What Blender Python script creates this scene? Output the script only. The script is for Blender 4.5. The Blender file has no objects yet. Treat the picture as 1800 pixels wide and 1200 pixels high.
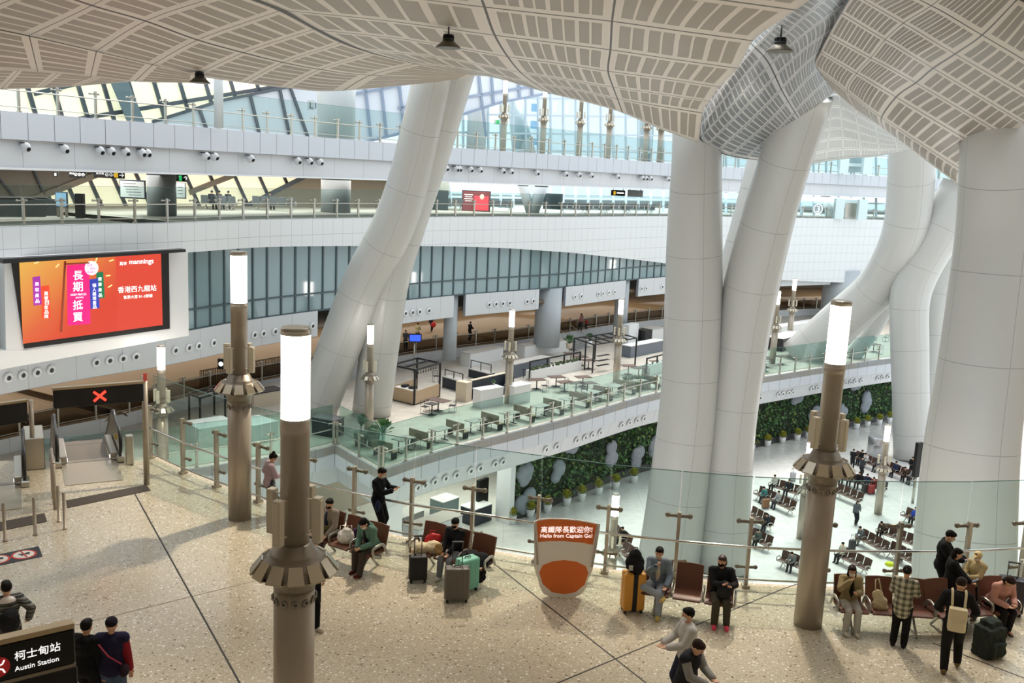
import bpy, math, random
from mathutils import Vector, Matrix, Euler
random.seed(7)
SC = bpy.context.scene
COL = SC.collection
PI = math.pi
def R(d): return math.radians(d)
# ------------------------------------------------------------------ camera
H = 8.55                                   # eye height above the near concourse floor (z = 0)
FPX, PITCH, ROLL = 1670.0, R(9.97), R(2.637)
FW = Vector((0, math.cos(PITCH), -math.sin(PITCH))); UP = Vector((0, math.sin(PITCH), math.cos(PITCH))); RT = Vector((1, 0, 0))
RT2 = RT*math.cos(ROLL)+UP*math.sin(ROLL); UP2 = -RT*math.sin(ROLL)+UP*math.cos(ROLL)
CO = Vector((0, 0, H))
cam = bpy.data.cameras.new('camera'); camo = bpy.data.objects.new('camera', cam); COL.objects.link(camo)
cam.sensor_fit = 'HORIZONTAL'; cam.sensor_width = 36; cam.lens = FPX/1800*36; cam.clip_start = .1; cam.clip_end = 600
camo.matrix_world = Matrix((( RT2.x, UP2.x, -FW.x, CO.x), (RT2.y, UP2.y, -FW.y, CO.y), (RT2.z, UP2.z, -FW.z, CO.z), (0, 0, 0, 1)))
SC.camera = camo
def ray(x, y): return FW+RT2*((x-900)/FPX)-UP2*((y-600)/FPX)
def atd(x, y, d): return CO+ray(x, y)*d                # point seen at a pixel, d metres deep
def atz(x, y, z):                                     # point seen at a pixel, on the level z
    r = ray(x, y); return CO+r*((z-H)/r.z)
def hz(x): return 600-FPX*math.tan(PITCH)/math.cos(ROLL)+(x-900)*math.tan(ROLL)
# ------------------------------------------------------------------ world, sun, exposure
w = bpy.data.worlds.new('world'); SC.world = w; w.use_nodes = True
wn = w.node_tree.nodes; bg = wn['Background']
bg.inputs[0].default_value = (.90, .96, 1, 1); bg.inputs[1].default_value = 1.1
SC.view_settings.view_transform = 'Standard'; SC.view_settings.look = 'None'
SC.view_settings.exposure = 0.5; SC.view_settings.gamma = 1; SC.view_settings.use_curve_mapping = False
SC.cycles.transparent_max_bounces = 40; SC.cycles.max_bounces = 8; SC.cycles.diffuse_bounces = 4; SC.cycles.glossy_bounces = 3
SC.cycles.use_denoising = True; SC.cycles.sample_clamp_indirect = 6
su = bpy.data.lights.new('sun', 'SUN'); su.energy = 3.3; su.angle = R(30); su.color = (1, .95, .86)
suo = bpy.data.objects.new('sun', su); COL.objects.link(suo); suo.rotation_euler = Euler((R(-27), R(8), 0)); suo.location = (20, 60, 60)
# ------------------------------------------------------------------ materials
MATS = {}
def lin(c):
    if isinstance(c, str):
        c = [int(c[i:i+2], 16)/255 for i in (0, 2, 4)]
    return tuple((v/12.92 if v <= .04045 else ((v+.055)/1.055)**2.4) for v in c)+(1,)
def mat(name, col='cccccc', rough=.5, metal=0, emit=None, es=0, spec=.5, bump=0, bscale=30, var=0, vscale=8):
    if name in MATS: return MATS[name]
    m = bpy.data.materials.new(name); m.use_nodes = True; MATS[name] = m
    nt = m.node_tree; b = nt.nodes['Principled BSDF']
    b.inputs['Base Color'].default_value = lin(col); b.inputs['Roughness'].default_value = rough
    b.inputs['Metallic'].default_value = metal; b.inputs['Specular IOR Level'].default_value = spec
    if emit: b.inputs['Emission Color'].default_value = lin(emit); b.inputs['Emission Strength'].default_value = es
    if bump or var:
        tc = nt.nodes.new('ShaderNodeTexCoord'); no = nt.nodes.new('ShaderNodeTexNoise'); no.inputs['Detail'].default_value = 3
        nt.links.new(tc.outputs['Object'], no.inputs['Vector'])
        no.inputs['Scale'].default_value = vscale if var else bscale
        if var:
            mx = nt.nodes.new('ShaderNodeMix'); mx.data_type = 'RGBA'
            a = lin(col); mx.inputs[6].default_value = tuple(v*(1-var) for v in a[:3])+(1,); mx.inputs[7].default_value = tuple(min(1, v*(1+var)) for v in a[:3])+(1,)
            nt.links.new(no.outputs['Fac'], mx.inputs[0]); nt.links.new(mx.outputs[2], b.inputs['Base Color'])
        if bump:
            bp = nt.nodes.new('ShaderNodeBump'); bp.inputs['Strength'].default_value = bump; bp.inputs['Distance'].default_value = .02
            nt.links.new(no.outputs['Fac'], bp.inputs['Height']); nt.links.new(bp.outputs[0], b.inputs['Normal'])
    return m
def glass(name, tint, refl=.9, base=0.02):
    m = bpy.data.materials.new(name); m.use_nodes = True; MATS[name] = m; nt = m.node_tree; nt.nodes.clear()
    o = nt.nodes.new('ShaderNodeOutputMaterial'); t = nt.nodes.new('ShaderNodeBsdfTransparent'); g = nt.nodes.new('ShaderNodeBsdfGlossy'); mx = nt.nodes.new('ShaderNodeMixShader'); f = nt.nodes.new('ShaderNodeLayerWeight'); ad = nt.nodes.new('ShaderNodeMath'); pw = nt.nodes.new('ShaderNodeMath'); pw.operation = 'POWER'; pw.inputs[1].default_value = 4.0
    t.inputs[0].default_value = lin(tint); g.inputs[0].default_value = (refl, refl, refl, 1); g.inputs['Roughness'].default_value = .02
    f.inputs[0].default_value = .5; ad.inputs[1].default_value = base; nt.links.new(f.outputs['Facing'], pw.inputs[0])
    nt.links.new(pw.outputs[0], ad.inputs[0]); nt.links.new(ad.outputs[0], mx.inputs[0]); nt.links.new(t.outputs[0], mx.inputs[1]); nt.links.new(g.outputs[0], mx.inputs[2]); nt.links.new(mx.outputs[0], o.inputs[0])
    return m
class NB:                                  # small node-graph builder
    def __init__(s, name):
        s.m = bpy.data.materials.new(name); s.m.use_nodes = True; s.nt = s.m.node_tree; s.b = s.nt.nodes['Principled BSDF']; MATS[name] = s.m
    def put(s, a, i):
        if hasattr(a, 'is_linked') or hasattr(a, 'links'): s.nt.links.new(a, i)
        else: i.default_value = a
    def math(s, op, a, b=0.0, c=0.0):
        n = s.nt.nodes.new('ShaderNodeMath'); n.operation = op
        s.put(a, n.inputs[0]); s.put(b, n.inputs[1]); s.put(c, n.inputs[2]); return n.outputs[0]
    def between(s, x, lo, hi): return s.math('MULTIPLY', s.math('GREATER_THAN', x, lo), s.math('LESS_THAN', x, hi))
    def mix(s, f, a, b):
        n = s.nt.nodes.new('ShaderNodeMix'); n.data_type = 'RGBA'
        s.put(f, n.inputs[0]); s.put(a, n.inputs[6]); s.put(b, n.inputs[7]); return n.outputs[2]
    def coord(s, kind='UV'):
        t = s.nt.nodes.new('ShaderNodeTexCoord'); x = s.nt.nodes.new('ShaderNodeSeparateXYZ'); s.nt.links.new(t.outputs[kind], x.inputs[0]); return x.outputs, t.outputs[kind]
    def tex(s, kind, vec, scale, **k):
        n = s.nt.nodes.new(kind); s.nt.links.new(vec, n.inputs['Vector']); n.inputs['Scale'].default_value = scale
        for a, v in k.items(): n.inputs[a].default_value = v
        return n
    def ramp(s, f, stops):
        n = s.nt.nodes.new('ShaderNodeValToRGB'); s.nt.links.new(f, n.inputs[0]); e = n.color_ramp.elements
        while len(e) < len(stops): e.new(.5)
        for i, (p, c) in enumerate(stops): e[i].position = p; e[i].color = lin(c)
        return n.outputs[0]
    def out(s, col, rough=.5, metal=0):
        s.put(col, s.b.inputs['Base Color']); s.put(rough, s.b.inputs['Roughness']); s.b.inputs['Metallic'].default_value = metal; return s.m
def panel_mat(name, lightc, darkc, pairs, along_u=True, rough=.42, seam='4a4541', margin=.09, metal=0.0):
    # perforated ceiling panels: cells in UV, pairs of perforated strips inside a plain frame, dark joints
    n = NB(name); (u, v, _), _ = n.coord()
    fu = n.math('FRACT', u); fv = n.math('FRACT', v)
    a, b = (fu, fv) if along_u else (fv, fu)
    t = n.math('FRACT', n.math('MULTIPLY_ADD', n.math('SUBTRACT', a, .05), pairs/.9, 0.0))
    m = n.math('ADD', n.between(t, .09, .47), n.between(t, .55, .93))
    m = n.math('MULTIPLY', m, n.between(b, margin, 1-margin)); m = n.math('MULTIPLY', m, n.between(a, .05, .95))
    c = n.mix(m, lin(lightc), lin(darkc))
    s1 = n.math('ADD', n.math('LESS_THAN', fu, .017), n.math('LESS_THAN', fv, .03))
    s1 = n.math('MINIMUM', s1, 1.0)
    return n.out(n.mix(s1, c, lin(seam)), rough, metal)
def tile_mat(name, col, joint, rough=.45, jw=.012, jh=.02):
    n = NB(name); (u, v, _), _ = n.coord()
    s1 = n.math('MINIMUM', n.math('ADD', n.math('LESS_THAN', n.math('FRACT', u), jw), n.math('LESS_THAN', n.math('FRACT', v), jh)), 1.0)
    return n.out(n.mix(s1, lin(col), lin(joint)), rough)
STEEL = mat('brushed_bronze_steel', 'b0a698', .38, .4, var=.06, vscale=3)
SST = mat('stainless_steel', 'b9b5ac', .28, .9)
SSTD = mat('dark_steel', '857c70', .4, .55)
CHROME = mat('chrome', 'd6d6d6', .12, 1)
WHITE = mat('white_panel', 'e4e7ea', .4)
WHITEC = mat('white_column', 'dcdedd', .32, spec=.5)
BLACK = mat('matt_black', '17171a', .5)
BLKG = mat('gloss_black', '0c0c0f', .35, spec=.3)
DARKM = mat('dark_metal_frame', '25272b', .45, .3)
GREY = mat('mid_grey', '8b8d8e', .5)
LIT = mat('lit_lamp_diffuser', 'ffffff', .4, emit='fff1e2', es=12)
LITF = mat('lit_lamp_diffuser_far', 'ffffff', .4, emit='fff8f2', es=9)
SEAT = mat('brown_leather_seat', '6b4130', .42, var=.06, vscale=6)
ALU = mat('cast_aluminium', 'b4b3ae', .3, .85)
GLN = glass('clear_balustrade_glass', 'eff7f5', .7, .012)
GLT = glass('green_tinted_glass', 'e0efec', .7, .015)
GLDARK = mat('blue_grey_glazing', '6f868c', .08, 0, spec=.9)
WOODF = mat('pale_wood_front', 'b9a184', .5, var=.08)
WOODT = mat('brown_table_top', '5d4b45', .4)
CONC = mat('grey_column_cladding', '82888a', .45)
# ------------------------------------------------------------------ mesh builder
class MB:
    def __init__(s): s.v = []; s.f = []; s.uv = {}; s.sm = []
    def add(s, vs, fs, smooth=False):
        o = len(s.v); s.v += [Vector(p) for p in vs]
        for f in fs: s.f.append([i+o for i in f]); s.sm.append(smooth)
        return s
    def box(s, c, d, rz=0, M=None):
        x, y, z = d[0]/2, d[1]/2, d[2]/2
        vs = [Vector((a*x, b*y, e*z)) for e in (-1, 1) for b in (-1, 1) for a in (-1, 1)]
        m = Matrix.Translation(Vector(c)) @ (M if M is not None else Matrix.Rotation(rz, 4, 'Z'))
        return s.add([m @ p for p in vs], [(0, 2, 3, 1), (4, 5, 7, 6), (0, 1, 5, 4), (2, 6, 7, 3), (0, 4, 6, 2), (1, 3, 7, 5)])
    def beam(s, a, b, wd, ht, up=(0, 0, 1)):                       # box between two points
        a = Vector(a); b = Vector(b); d = b-a; l = d.length
        if l < 1e-6: return s
        d.normalize(); upv = Vector(up); sd = d.cross(upv)
        if sd.length < 1e-4: sd = d.cross(Vector((0, 1, 0)))
        sd.normalize(); u = sd.cross(d)
        M = Matrix((sd.to_4d(), d.to_4d(), u.to_4d(), (0, 0, 0, 1))); M = M.transposed(); M[3][3] = 1; M[0][3] = M[1][3] = M[2][3] = 0; M[3][0] = M[3][1] = M[3][2] = 0
        return s.box((a+b)/2, (wd, l, ht), M=M)
    def tube(s, pts, r, n=12, cap=True, ell=None):
        pts = [Vector(p) for p in pts]; k = len(pts); rs = r if isinstance(r, (list, tuple)) else [r]*k
        T = [(pts[min(i+1, k-1)]-pts[max(i-1, 0)]).normalized() for i in range(k)]
        ref = Vector((0, 0, 1)) if abs(T[0].z) < .9 else Vector((1, 0, 0))
        N = (ref-T[0]*ref.dot(T[0])).normalized(); vs = []
        for i in range(k):
            N = (N-T[i]*N.dot(T[i])).normalized(); B = T[i].cross(N)
            for j in range(n):
                a = 2*PI*j/n; vs.append(pts[i]+(N*math.cos(a)+B*math.sin(a)*(ell or 1))*rs[i])
        fs = [(i*n+j, i*n+(j+1) % n, (i+1)*n+(j+1) % n, (i+1)*n+j) for i in range(k-1) for j in range(n)]
        s.add(vs, fs, True)
        if cap: 
            o = len(s.v)-k*n; s.f.append([o+j for j in range(n)][::-1]); s.sm.append(False); s.f.append([o+(k-1)*n+j for j in range(n)]); s.sm.append(False)
        return s
    def cyl(s, a, b, r, n=16): return s.tube([a, b], r, n)
    def lathe(s, prof, c=(0, 0, 0), n=24, smooth=True):
        c = Vector(c); vs = [c+Vector((p[0]*math.cos(2*PI*j/n), p[0]*math.sin(2*PI*j/n), p[1])) for p in prof for j in range(n)]; k = len(prof)
        s.add(vs, [(i*n+j, i*n+(j+1) % n, (i+1)*n+(j+1) % n, (i+1)*n+j) for i in range(k-1) for j in range(n)], smooth)
        o = len(s.v)-k*n
        if prof[0][0] > 1e-4: s.f.append([o+j for j in range(n)][::-1]); s.sm.append(False)
        if prof[-1][0] > 1e-4: s.f.append([o+(k-1)*n+j for j in range(n)]); s.sm.append(False)
        return s
    def ell(s, c, r, n=12, M=None):
        c = Vector(c); r = (r, r, r) if isinstance(r, (int, float)) else r; vs = []; m = max(4, n//2)
        for i in range(m+1):
            t = PI*i/m
            for j in range(n):
                p = 2*PI*j/n; q = Vector((r[0]*math.sin(t)*math.cos(p), r[1]*math.sin(t)*math.sin(p), r[2]*math.cos(t)))
                vs.append(c+((M @ q) if M is not None else q))
        return s.add(vs, [(i*n+j, (i+1)*n+j, (i+1)*n+(j+1) % n, i*n+(j+1) % n) for i in range(m) for j in range(n)], True)
    def cap(s, a, b, ra, rb=None, n=10):                            # tapered capsule
        rb = ra if rb is None else rb; s.ell(a, ra, n); s.ell(b, rb, n); return s.tube([a, b], [ra, rb], n)
    def prism(s, poly, z0, z1):                                     # polygon extruded in z
        n = len(poly); vs = [(p[0], p[1], z0) for p in poly]+[(p[0], p[1], z1) for p in poly]
        return s.add(vs, [list(range(n))[::-1], list(range(n, 2*n))]+[(i, (i+1) % n, n+(i+1) % n, n+i) for i in range(n)])
    def slab(s, quad, t):                                           # quad of 3-D points thickened along its normal
        q = [Vector(p) for p in quad]; nn = (q[1]-q[0]).cross(q[2]-q[0]).normalized()*t; n = len(q)
        return s.add(q+[p+nn for p in q], [list(range(n))[::-1], list(range(n, 2*n))]+[(i, (i+1) % n, n+(i+1) % n, n+i) for i in range(n)])
    def grid(s, rows, u0=0, u1=1, v0=0, v1=1, smooth=True):
        k = len(rows[0]); o = len(s.f); s.add([p for r in rows for p in r], [(i*k+j, i*k+j+1, (i+1)*k+j+1, (i+1)*k+j) for i in range(len(rows)-1) for j in range(k-1)], smooth)
        q = 0
        for i in range(len(rows)-1):
            for j in range(k-1):
                U = [u0+(u1-u0)*x/(k-1) for x in (j, j+1)]; V = [v0+(v1-v0)*x/(len(rows)-1) for x in (i, i+1)]
                s.uv[o+q] = [(U[0], V[0]), (U[1], V[0]), (U[1], V[1]), (U[0], V[1])]; q += 1
        return s
    def build(s, name, m, parent=None, bev=0, solid=0, off=None, seg=1, at=None):
        me = bpy.data.meshes.new(name)
        o = Vector(off) if off is not None else (parent['_o'] if parent is not None and '_o' in parent else None)
        vs = [p-Vector(o) for p in s.v] if o is not None else s.v
        me.from_pydata([tuple(p) for p in vs], [], s.f); me.polygons.foreach_set('use_smooth', s.sm)
        if s.uv:
            ul = me.uv_layers.new(name='UVMap')
            for p in me.polygons:
                q = s.uv.get(p.index)
                if q:
                    for li, c in zip(p.loop_indices, q): ul.data[li].uv = c
        me.update(); ob = bpy.data.objects.new(name, me); COL.objects.link(ob)
        if m: me.materials.append(m)
        if parent is not None: ob.parent = parent
        elif off is not None: ob.location = off
        elif at is not None: ob.location = at
        if solid: d = ob.modifiers.new('s', 'SOLIDIFY'); d.thickness = solid; d.offset = 1; e = ob.modifiers.new('e', 'EDGE_SPLIT'); e.split_angle = R(45)
        if bev: d = ob.modifiers.new('b', 'BEVEL'); d.width = bev; d.segments = seg; d.limit_method = 'ANGLE'
        return ob
def tag(o, label, cat, group=None):
    o['label'] = label; o['category'] = cat
    if group: o['group'] = group
    return o
def thing(name, label, cat, loc=(0, 0, 0), rz=0, group=None):      # Empty whose parts use local coordinates
    o = bpy.data.objects.new(name, None); COL.objects.link(o); o.location = loc; o.rotation_euler = (0, 0, rz); o.empty_display_size = .2
    return tag(o, label, cat, group)
def wthing(name, label, cat, loc, group=None):                      # Empty whose parts are given in world coordinates
    o = thing(name, label, cat, loc, 0, group); o['_o'] = list(loc); return o
def struct(o): o['kind'] = 'structure'; return o
def dup(root, loc=None, rz=None, label=None, group=None, parent=None):
    r = root.copy(); COL.objects.link(r)
    if parent is not None: r.parent = parent
    if loc is not None: r.location = loc
    if rz is not None: r.rotation_euler = (0, 0, rz)
    if label: r['label'] = label
    if group: r['group'] = group
    for ch in list(root.children): dup(ch, parent=r)
    return r
def recolor(root, cmap):                                            # own materials on a copy that shares mesh data
    for o in [root]+list(root.children_recursive):
        k = o.name.split('.')[0]
        if k in cmap and o.material_slots:
            o.material_slots[0].link = 'OBJECT'; o.material_slots[0].material = cmap[k]
def cr(P, t):                                                        # Catmull-Rom through a list of points
    n = len(P); x = t*(n-1); i = min(int(x), n-2); f = x-i
    a = P[max(i-1, 0)]; b = P[i]; c = P[i+1]; d = P[min(i+2, n-1)]
    if i == 0: a = b*2-c
    if i+2 > n-1: d = c*2-b
    return b*1+(c-a)*(.5*f)+(a*2-b*5+c*4-d)*(.5*f*f)+(b*3-a-c*3+d)*(.5*f**3)
def text(name, s, size, loc, ux, uz, m, parent=None, ext=.004, align='LEFT', bold=0.0, sx=1, width=None):
    # lettering standing in the plane of ux (reading direction) and uz (up)
    cu = bpy.data.curves.new(name, 'FONT'); cu.body = s; cu.size = size; cu.align_x = align; cu.extrude = ext; cu.offset = bold; cu.resolution_u = 3
    t = bpy.data.objects.new('tmp', cu); COL.objects.link(t); dg = bpy.context.evaluated_depsgraph_get()
    me = bpy.data.meshes.new_from_object(t.evaluated_get(dg)); bpy.data.objects.remove(t)
    ux = Vector(ux).normalized(); uz = Vector(uz).normalized(); nn = ux.cross(uz)
    o = parent['_o'] if parent is not None and '_o' in parent else (0, 0, 0)
    L = Vector(loc)-Vector(o); kk = 1
    if width: xs = [v.co.x for v in me.vertices]; kk = width/max(1e-5, max(xs)-min(xs))
    for v in me.vertices: c = v.co.copy(); v.co = L+ux*(c.x*sx*kk)+uz*(c.y*kk)+nn*c.z
    me.materials.clear(); me.materials.append(m); ob = bpy.data.objects.new(name, me); COL.objects.link(ob)
    if parent is not None: ob.parent = parent
    return ob
# ================================================================== LEVELS AND PLAN CURVES
ZT, ZW = -6.9, -13.8                       # food terrace, waiting hall
ZM, ZU = 5.2, 10.3                         # middle balcony floor, upper balcony floor
def smooth_curve(P, n): return [cr(P, i/(n-1)) for i in range(n)]
def flat(p, z): return Vector((p.x, p.y, z))
PCX = [(-260, 36), (-130, 39), (0, 42.2), (150, 46), (300, 50), (450, 56), (600, 62), (800, 71), (1000, 80), (1170, 92), (1350, 103), (1550, 113), (1800, 122), (1960, 127)]
PC = smooth_curve([flat(atd(x, hz(x), d), 0) for x, d in PCX], 120)
def normals(P):
    out = []
    for i in range(len(P)):
        t = P[min(i+1, len(P)-1)]-P[max(i-1, 0)]; out.append(Vector((-t.y, t.x, 0)).normalized())   # left of travel
    return out
def offset(P, d):                                                       # mitred; + is away from the camera (travel left to right)
    out = []
    for i, p in enumerate(P):
        a = (P[i]-P[i-1]).normalized() if i else None; c = (P[i+1]-P[i]).normalized() if i < len(P)-1 else None
        a = a or c; c = c or a; m = Vector((-(a.y+c.y), a.x+c.x, 0)).normalized(); k = max(.35, m.dot(Vector((-a.y, a.x, 0)))); out.append(p+m*(d/k))
    return out
def arcl(P):
    s = [0]
    for a, b in zip(P, P[1:]): s.append(s[-1]+(b-a).length)
    return s
def resample(P, step):
    s = arcl(P); n = max(2, int(round(s[-1]/step))+1); out = []; k = 0
    for i in range(n):
        t = s[-1]*i/(n-1)
        while k < len(P)-2 and s[k+1] < t: k += 1
        f = (t-s[k])/max(1e-6, s[k+1]-s[k]); out.append(P[k].lerp(P[k+1], min(1, f)))
    return out
def at_px(P, px):                                                     # point of a plan curve seen in an image column (near the horizon)
    best = min(P, key=lambda p: abs(scr(flat(p, H))[0]-px)); return best
def scr(p):
    d = p-CO; z = d.dot(FW); return (900+FPX*d.dot(RT2)/z, 600-FPX*d.dot(UP2)/z, z)
def band(name, P, z0, z1, m, tw, rows=1, back=0.0, solid=.2, parent=None, lean=0.0, res=True):
    Q = offset(P, back) if back else P; Q = [flat(q, 0) for q in (resample(Q, .8) if res else Q)]; L = arcl(Q)[-1]
    Q2 = offset(Q, lean) if lean else Q
    b = MB(); f = lambda z, i: z(i/(len(Q)-1)) if callable(z) else z
    arc = arcl(Q)
    zs0 = [f(z0, i) for i in range(len(Q))]; zs1 = [f(z1, i) for i in range(len(Q))]
    b.grid([[flat(Q2[i], zs0[i]) for i in range(len(Q))], [flat(Q[i], zs1[i]) for i in range(len(Q))]], 0, L/tw, 0, rows, smooth=False)
    for fi in b.uv: b.uv[fi] = [(arc[fi]/tw, 0), (arc[fi+1]/tw, 0), (arc[fi+1]/tw, rows), (arc[fi]/tw, rows)]
    o = b.build(name, m, parent, solid=solid); o.modifiers['s'].offset = -1; return o
def hstrip(name, P, d0, d1, z, m, th=.15):
    A = offset(P, d0); B = offset(P, d1); b = MB()
    b.grid([[flat(p, z) for p in A], [flat(p, z) for p in B]]); o = b.build(name, m); md = o.modifiers.new('s', 'SOLIDIFY'); md.thickness = th; md.offset = 0
    return struct(o)
# ------------------------------------------------------------------ near concourse floor
n = NB('terrazzo'); _, vec = n.coord('Object')
big = n.tex('ShaderNodeTexNoise', vec, .35, Detail=2.0)
vo = n.tex('ShaderNodeTexVoronoi', vec, 19, Randomness=1.0); cx = n.nt.nodes.new('ShaderNodeSeparateXYZ'); n.nt.links.new(vo.outputs['Color'], cx.inputs[0])
vo2 = n.tex('ShaderNodeTexVoronoi', vec, 42, Randomness=1.0); cx2 = n.nt.nodes.new('ShaderNodeSeparateXYZ'); n.nt.links.new(vo2.outputs['Color'], cx2.inputs[0])
c = n.ramp(big.outputs['Fac'], [(.3, 'bdb19a'), (.7, 'c9bfa9')])
chip2 = n.ramp(cx2.outputs[0], [(0, '9a8c76'), (.12, 'a99b85'), (.2, 'c2b7a1'), (.6, 'cabfaa'), (.9, 'd8d0bf'), (1, 'efeae0')])
c = n.mix(n.math('LESS_THAN', vo2.outputs['Distance'], .5), c, chip2)
chip = n.ramp(cx.outputs[0], [(0, '6f6353'), (.05, '8f8371'), (.1, 'b3a790'), (.82, 'c8bda8'), (.9, 'eae5da'), (1, 'f6f3ec')])
sel = n.math('MAXIMUM', n.math('LESS_THAN', cx.outputs[0], .07), n.math('GREATER_THAN', cx.outputs[0], .86))
c = n.mix(n.math('MULTIPLY', sel, n.math('LESS_THAN', vo.outputs['Distance'], .42)), c, chip)
TERR = n.out(c, .2); TERR.node_tree.nodes['Principled BSDF'].inputs['Specular IOR Level'].default_value = .35
EDGE_PX = [(205, 806), (265, 805), (322, 832), (381, 856), (454, 882), (535, 907), (622, 930), (722, 952), (828, 968), (942, 987), (1063, 1006), (1185, 1020), (1310, 1031), (1440, 1037), (1570, 1038), (1690, 1036), (1790, 1030), (1900, 1020), (2050, 1000)]
EDGE = [flat(atz(x, y, 0), 0) for x, y in EDGE_PX]
EDGE[0] = EDGE[1]+Vector((-1.6, .1, 0))
rim = smooth_curve(EDGE[1:], 90)
outer = offset(rim, .22)
ESC0 = flat(atz(152, 812, 0), 0)                                      # comb of the right escalator
pl = [(p.x, p.y) for p in outer]
yb = ESC0.y
poly = [(-30, 1.0), (26, 1.0), (26, outer[-1].y)]+[(x, y) for x, y in pl[::-1]]+[(outer[0].x-.4, yb+.35), (-30, yb-2.8)]
fl = MB().prism(poly, -.9, 0).build('floor', TERR); struct(fl)
jt = mat('black_floor_joint', '2a2622', .5); jt2 = mat('brown_floor_joint', '7d7160', .5)
for a, b, wd, m in [((236, 866), (424, 1205), .035, jt), ((858, 982), (1180, 1235), .03, jt), ((1378, 1034), (880, 1242), .03, jt), ((0, 1131), (447, 1021), .018, jt2), ((1640, 1130), (1900, 1230), .03, jt), ((545, 1000), (690, 952), .016, jt2), ((1378, 1034), (1420, 1020), .03, jt)]:
    A = atz(*a, 0); B = atz(*b, 0); o = MB().beam(A, B, wd, .006).build('floor_joint', m, fl)
# ------------------------------------------------------------------ waiting hall floor, terrace floor, inner floors
n = NB('pale_stone_floor'); _, vec = n.coord('Object'); sp, _ = n.coord('Object')
g = n.math('MINIMUM', n.math('ADD', n.math('LESS_THAN', n.math('FRACT', n.math('DIVIDE', sp[0], 2.4)), .008), n.math('LESS_THAN', n.math('FRACT', n.math('DIVIDE', sp[1], 2.4)), .008)), 1)
nz = n.tex('ShaderNodeTexNoise', vec, 2.2, Detail=4.0)
STONE = n.out(n.mix(g, n.ramp(nz.outputs['Fac'], [(.3, 'd2d2cf'), (.7, 'dededb')]), lin('a5a7a8')), .22)
n = NB('terrace_stone'); _, vec = n.coord('Object'); sp, _ = n.coord('Object')
g = n.math('MINIMUM', n.math('ADD', n.math('LESS_THAN', n.math('FRACT', n.math('DIVIDE', sp[0], 1.2)), .01), n.math('LESS_THAN', n.math('FRACT', n.math('DIVIDE', sp[1], 1.2)), .01)), 1)
nz = n.tex('ShaderNodeTexNoise', vec, 1.3, Detail=5.0)
TSTONE = n.out(n.mix(g, n.ramp(nz.outputs['Fac'], [(.3, 'bdb6ab'), (.7, 'cdc8be')]), lin('9b968e')), .3)
BROWNF = mat('brown_inner_floor', '9a8264', .18, var=.12, vscale=.6)
o = MB().prism([(-45, 20), (75, 20), (75, 135), (-45, 135)], ZW-.4, ZW).build('floor', STONE); struct(o)
# ------------------------------------------------------------------ terrace edge
TE_PX = [(40, 862), (260, 835), (420, 812), (545, 793), (589, 782)]
TE_A = [flat(atz(x, y, ZT), 0) for x, y in TE_PX]
TE_B = [flat(atz(x, y, ZT), 0) for x, y in [(669, 828), (793, 788), (1000, 735), (1160, 690), (1320, 666), (1565, 630), (1800, 607), (1960, 596)]]
TE_Bs = smooth_curve(TE_B, 60); TE_B = TE_Bs
TE_A2 = smooth_curve(TE_A, 30)
TE_MID = [TE_A2[-1], TE_A2[-1].lerp(TE_B[0], .5), TE_B[0]]
TEDGE = TE_A2+TE_MID[1:-1]+TE_B
WALK = offset(PC, 4.6)                                                # outer edge of the raised walkway
backw = offset(PC, 30)
poly = [(p.x, p.y) for p in TEDGE]+[(p.x, p.y) for p in WALK[::-1]]
o = MB().prism(poly, ZT-.5, ZT).build('floor', TSTONE); struct(o)
def strip_floor(name, A, B, z, m, t=.3):
    o = MB().grid([[flat(p, z) for p in A], [flat(p, z) for p in B]]).build(name, m); d = o.modifiers.new('s', 'SOLIDIFY'); d.thickness = t; d.offset = -1; return struct(o)
strip_floor('floor', WALK, backw, ZT+.8, BROWNF)
strip_floor('ceiling', offset(PC, .8), backw, -1.9, mat('brown_soffit', '6e5f50', .6))
inner = MB().grid([[flat(p, ZT+.8) for p in offset(PC, 24)], [flat(p, -1.9) for p in offset(PC, 24)]]).build('wall_inner', mat('brown_inner_wall', '6e6050', .45, var=.1, vscale=.4), solid=.2); struct(inner)
TILE = tile_mat('fascia_tiles', 'c3c9d2', '4c5462', .35, .022, .0)
TILEB = tile_mat('inner_fascia_panels', 'cdd1d6', '8d939b', .42, .008, .012)
TILEW = tile_mat('white_wall_tiles', 'd8dcdf', '9aa2a8', .38, .02, .02)
# terrace edge fascia: tile band, then a set back band with air nozzles
struct(band('trim_1', TEDGE, ZT-1.25, ZT+.02, TILE, 1.45, solid=.15, res=False))
trim3b = struct(band('trim_2', TEDGE, ZT-2.5, ZT-1.25, TILEB, 2.9, back=.3, solid=.2, lean=.35, res=False))
NOZ = []
def nozzle_mb(r=.24):
    b = MB(); b.lathe([(r, 0), (r, .05), (r*.75, .12), (r*.52, .1), (r*.45, .0), (r*.45, -.02)], n=18); return b
noz0 = None
def nozzle(p, nrm, parent, r=.24):
    # round air nozzle: pale ring with a dark throat
    global noz0
    if noz0 is None:
        a = nozzle_mb().build('air_nozzle', WHITE, parent); t = MB().cyl((0, 0, .0), (0, 0, .07), .115, 14).build('throat', mat('nozzle_throat', '33363a', .5), a); noz0 = a; o = a
    else:
        o = noz0.copy(); COL.objects.link(o); t = noz0.children[0].copy(); COL.objects.link(t); t.parent = o; o.parent = parent
    o.rotation_euler = Vector(nrm).to_track_quat('Z', 'Y').to_euler(); o.location = p
    return o
def curve_frame(P, px):
    i = min(range(len(P)), key=lambda k: abs(scr(flat(P[k], H))[0]-px)); t = (P[min(i+1, len(P)-1)]-P[max(i-1, 0)]).normalized()
    return P[i], t, Vector((t.y, -t.x, 0))                            # point, tangent, normal toward the camera
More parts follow.
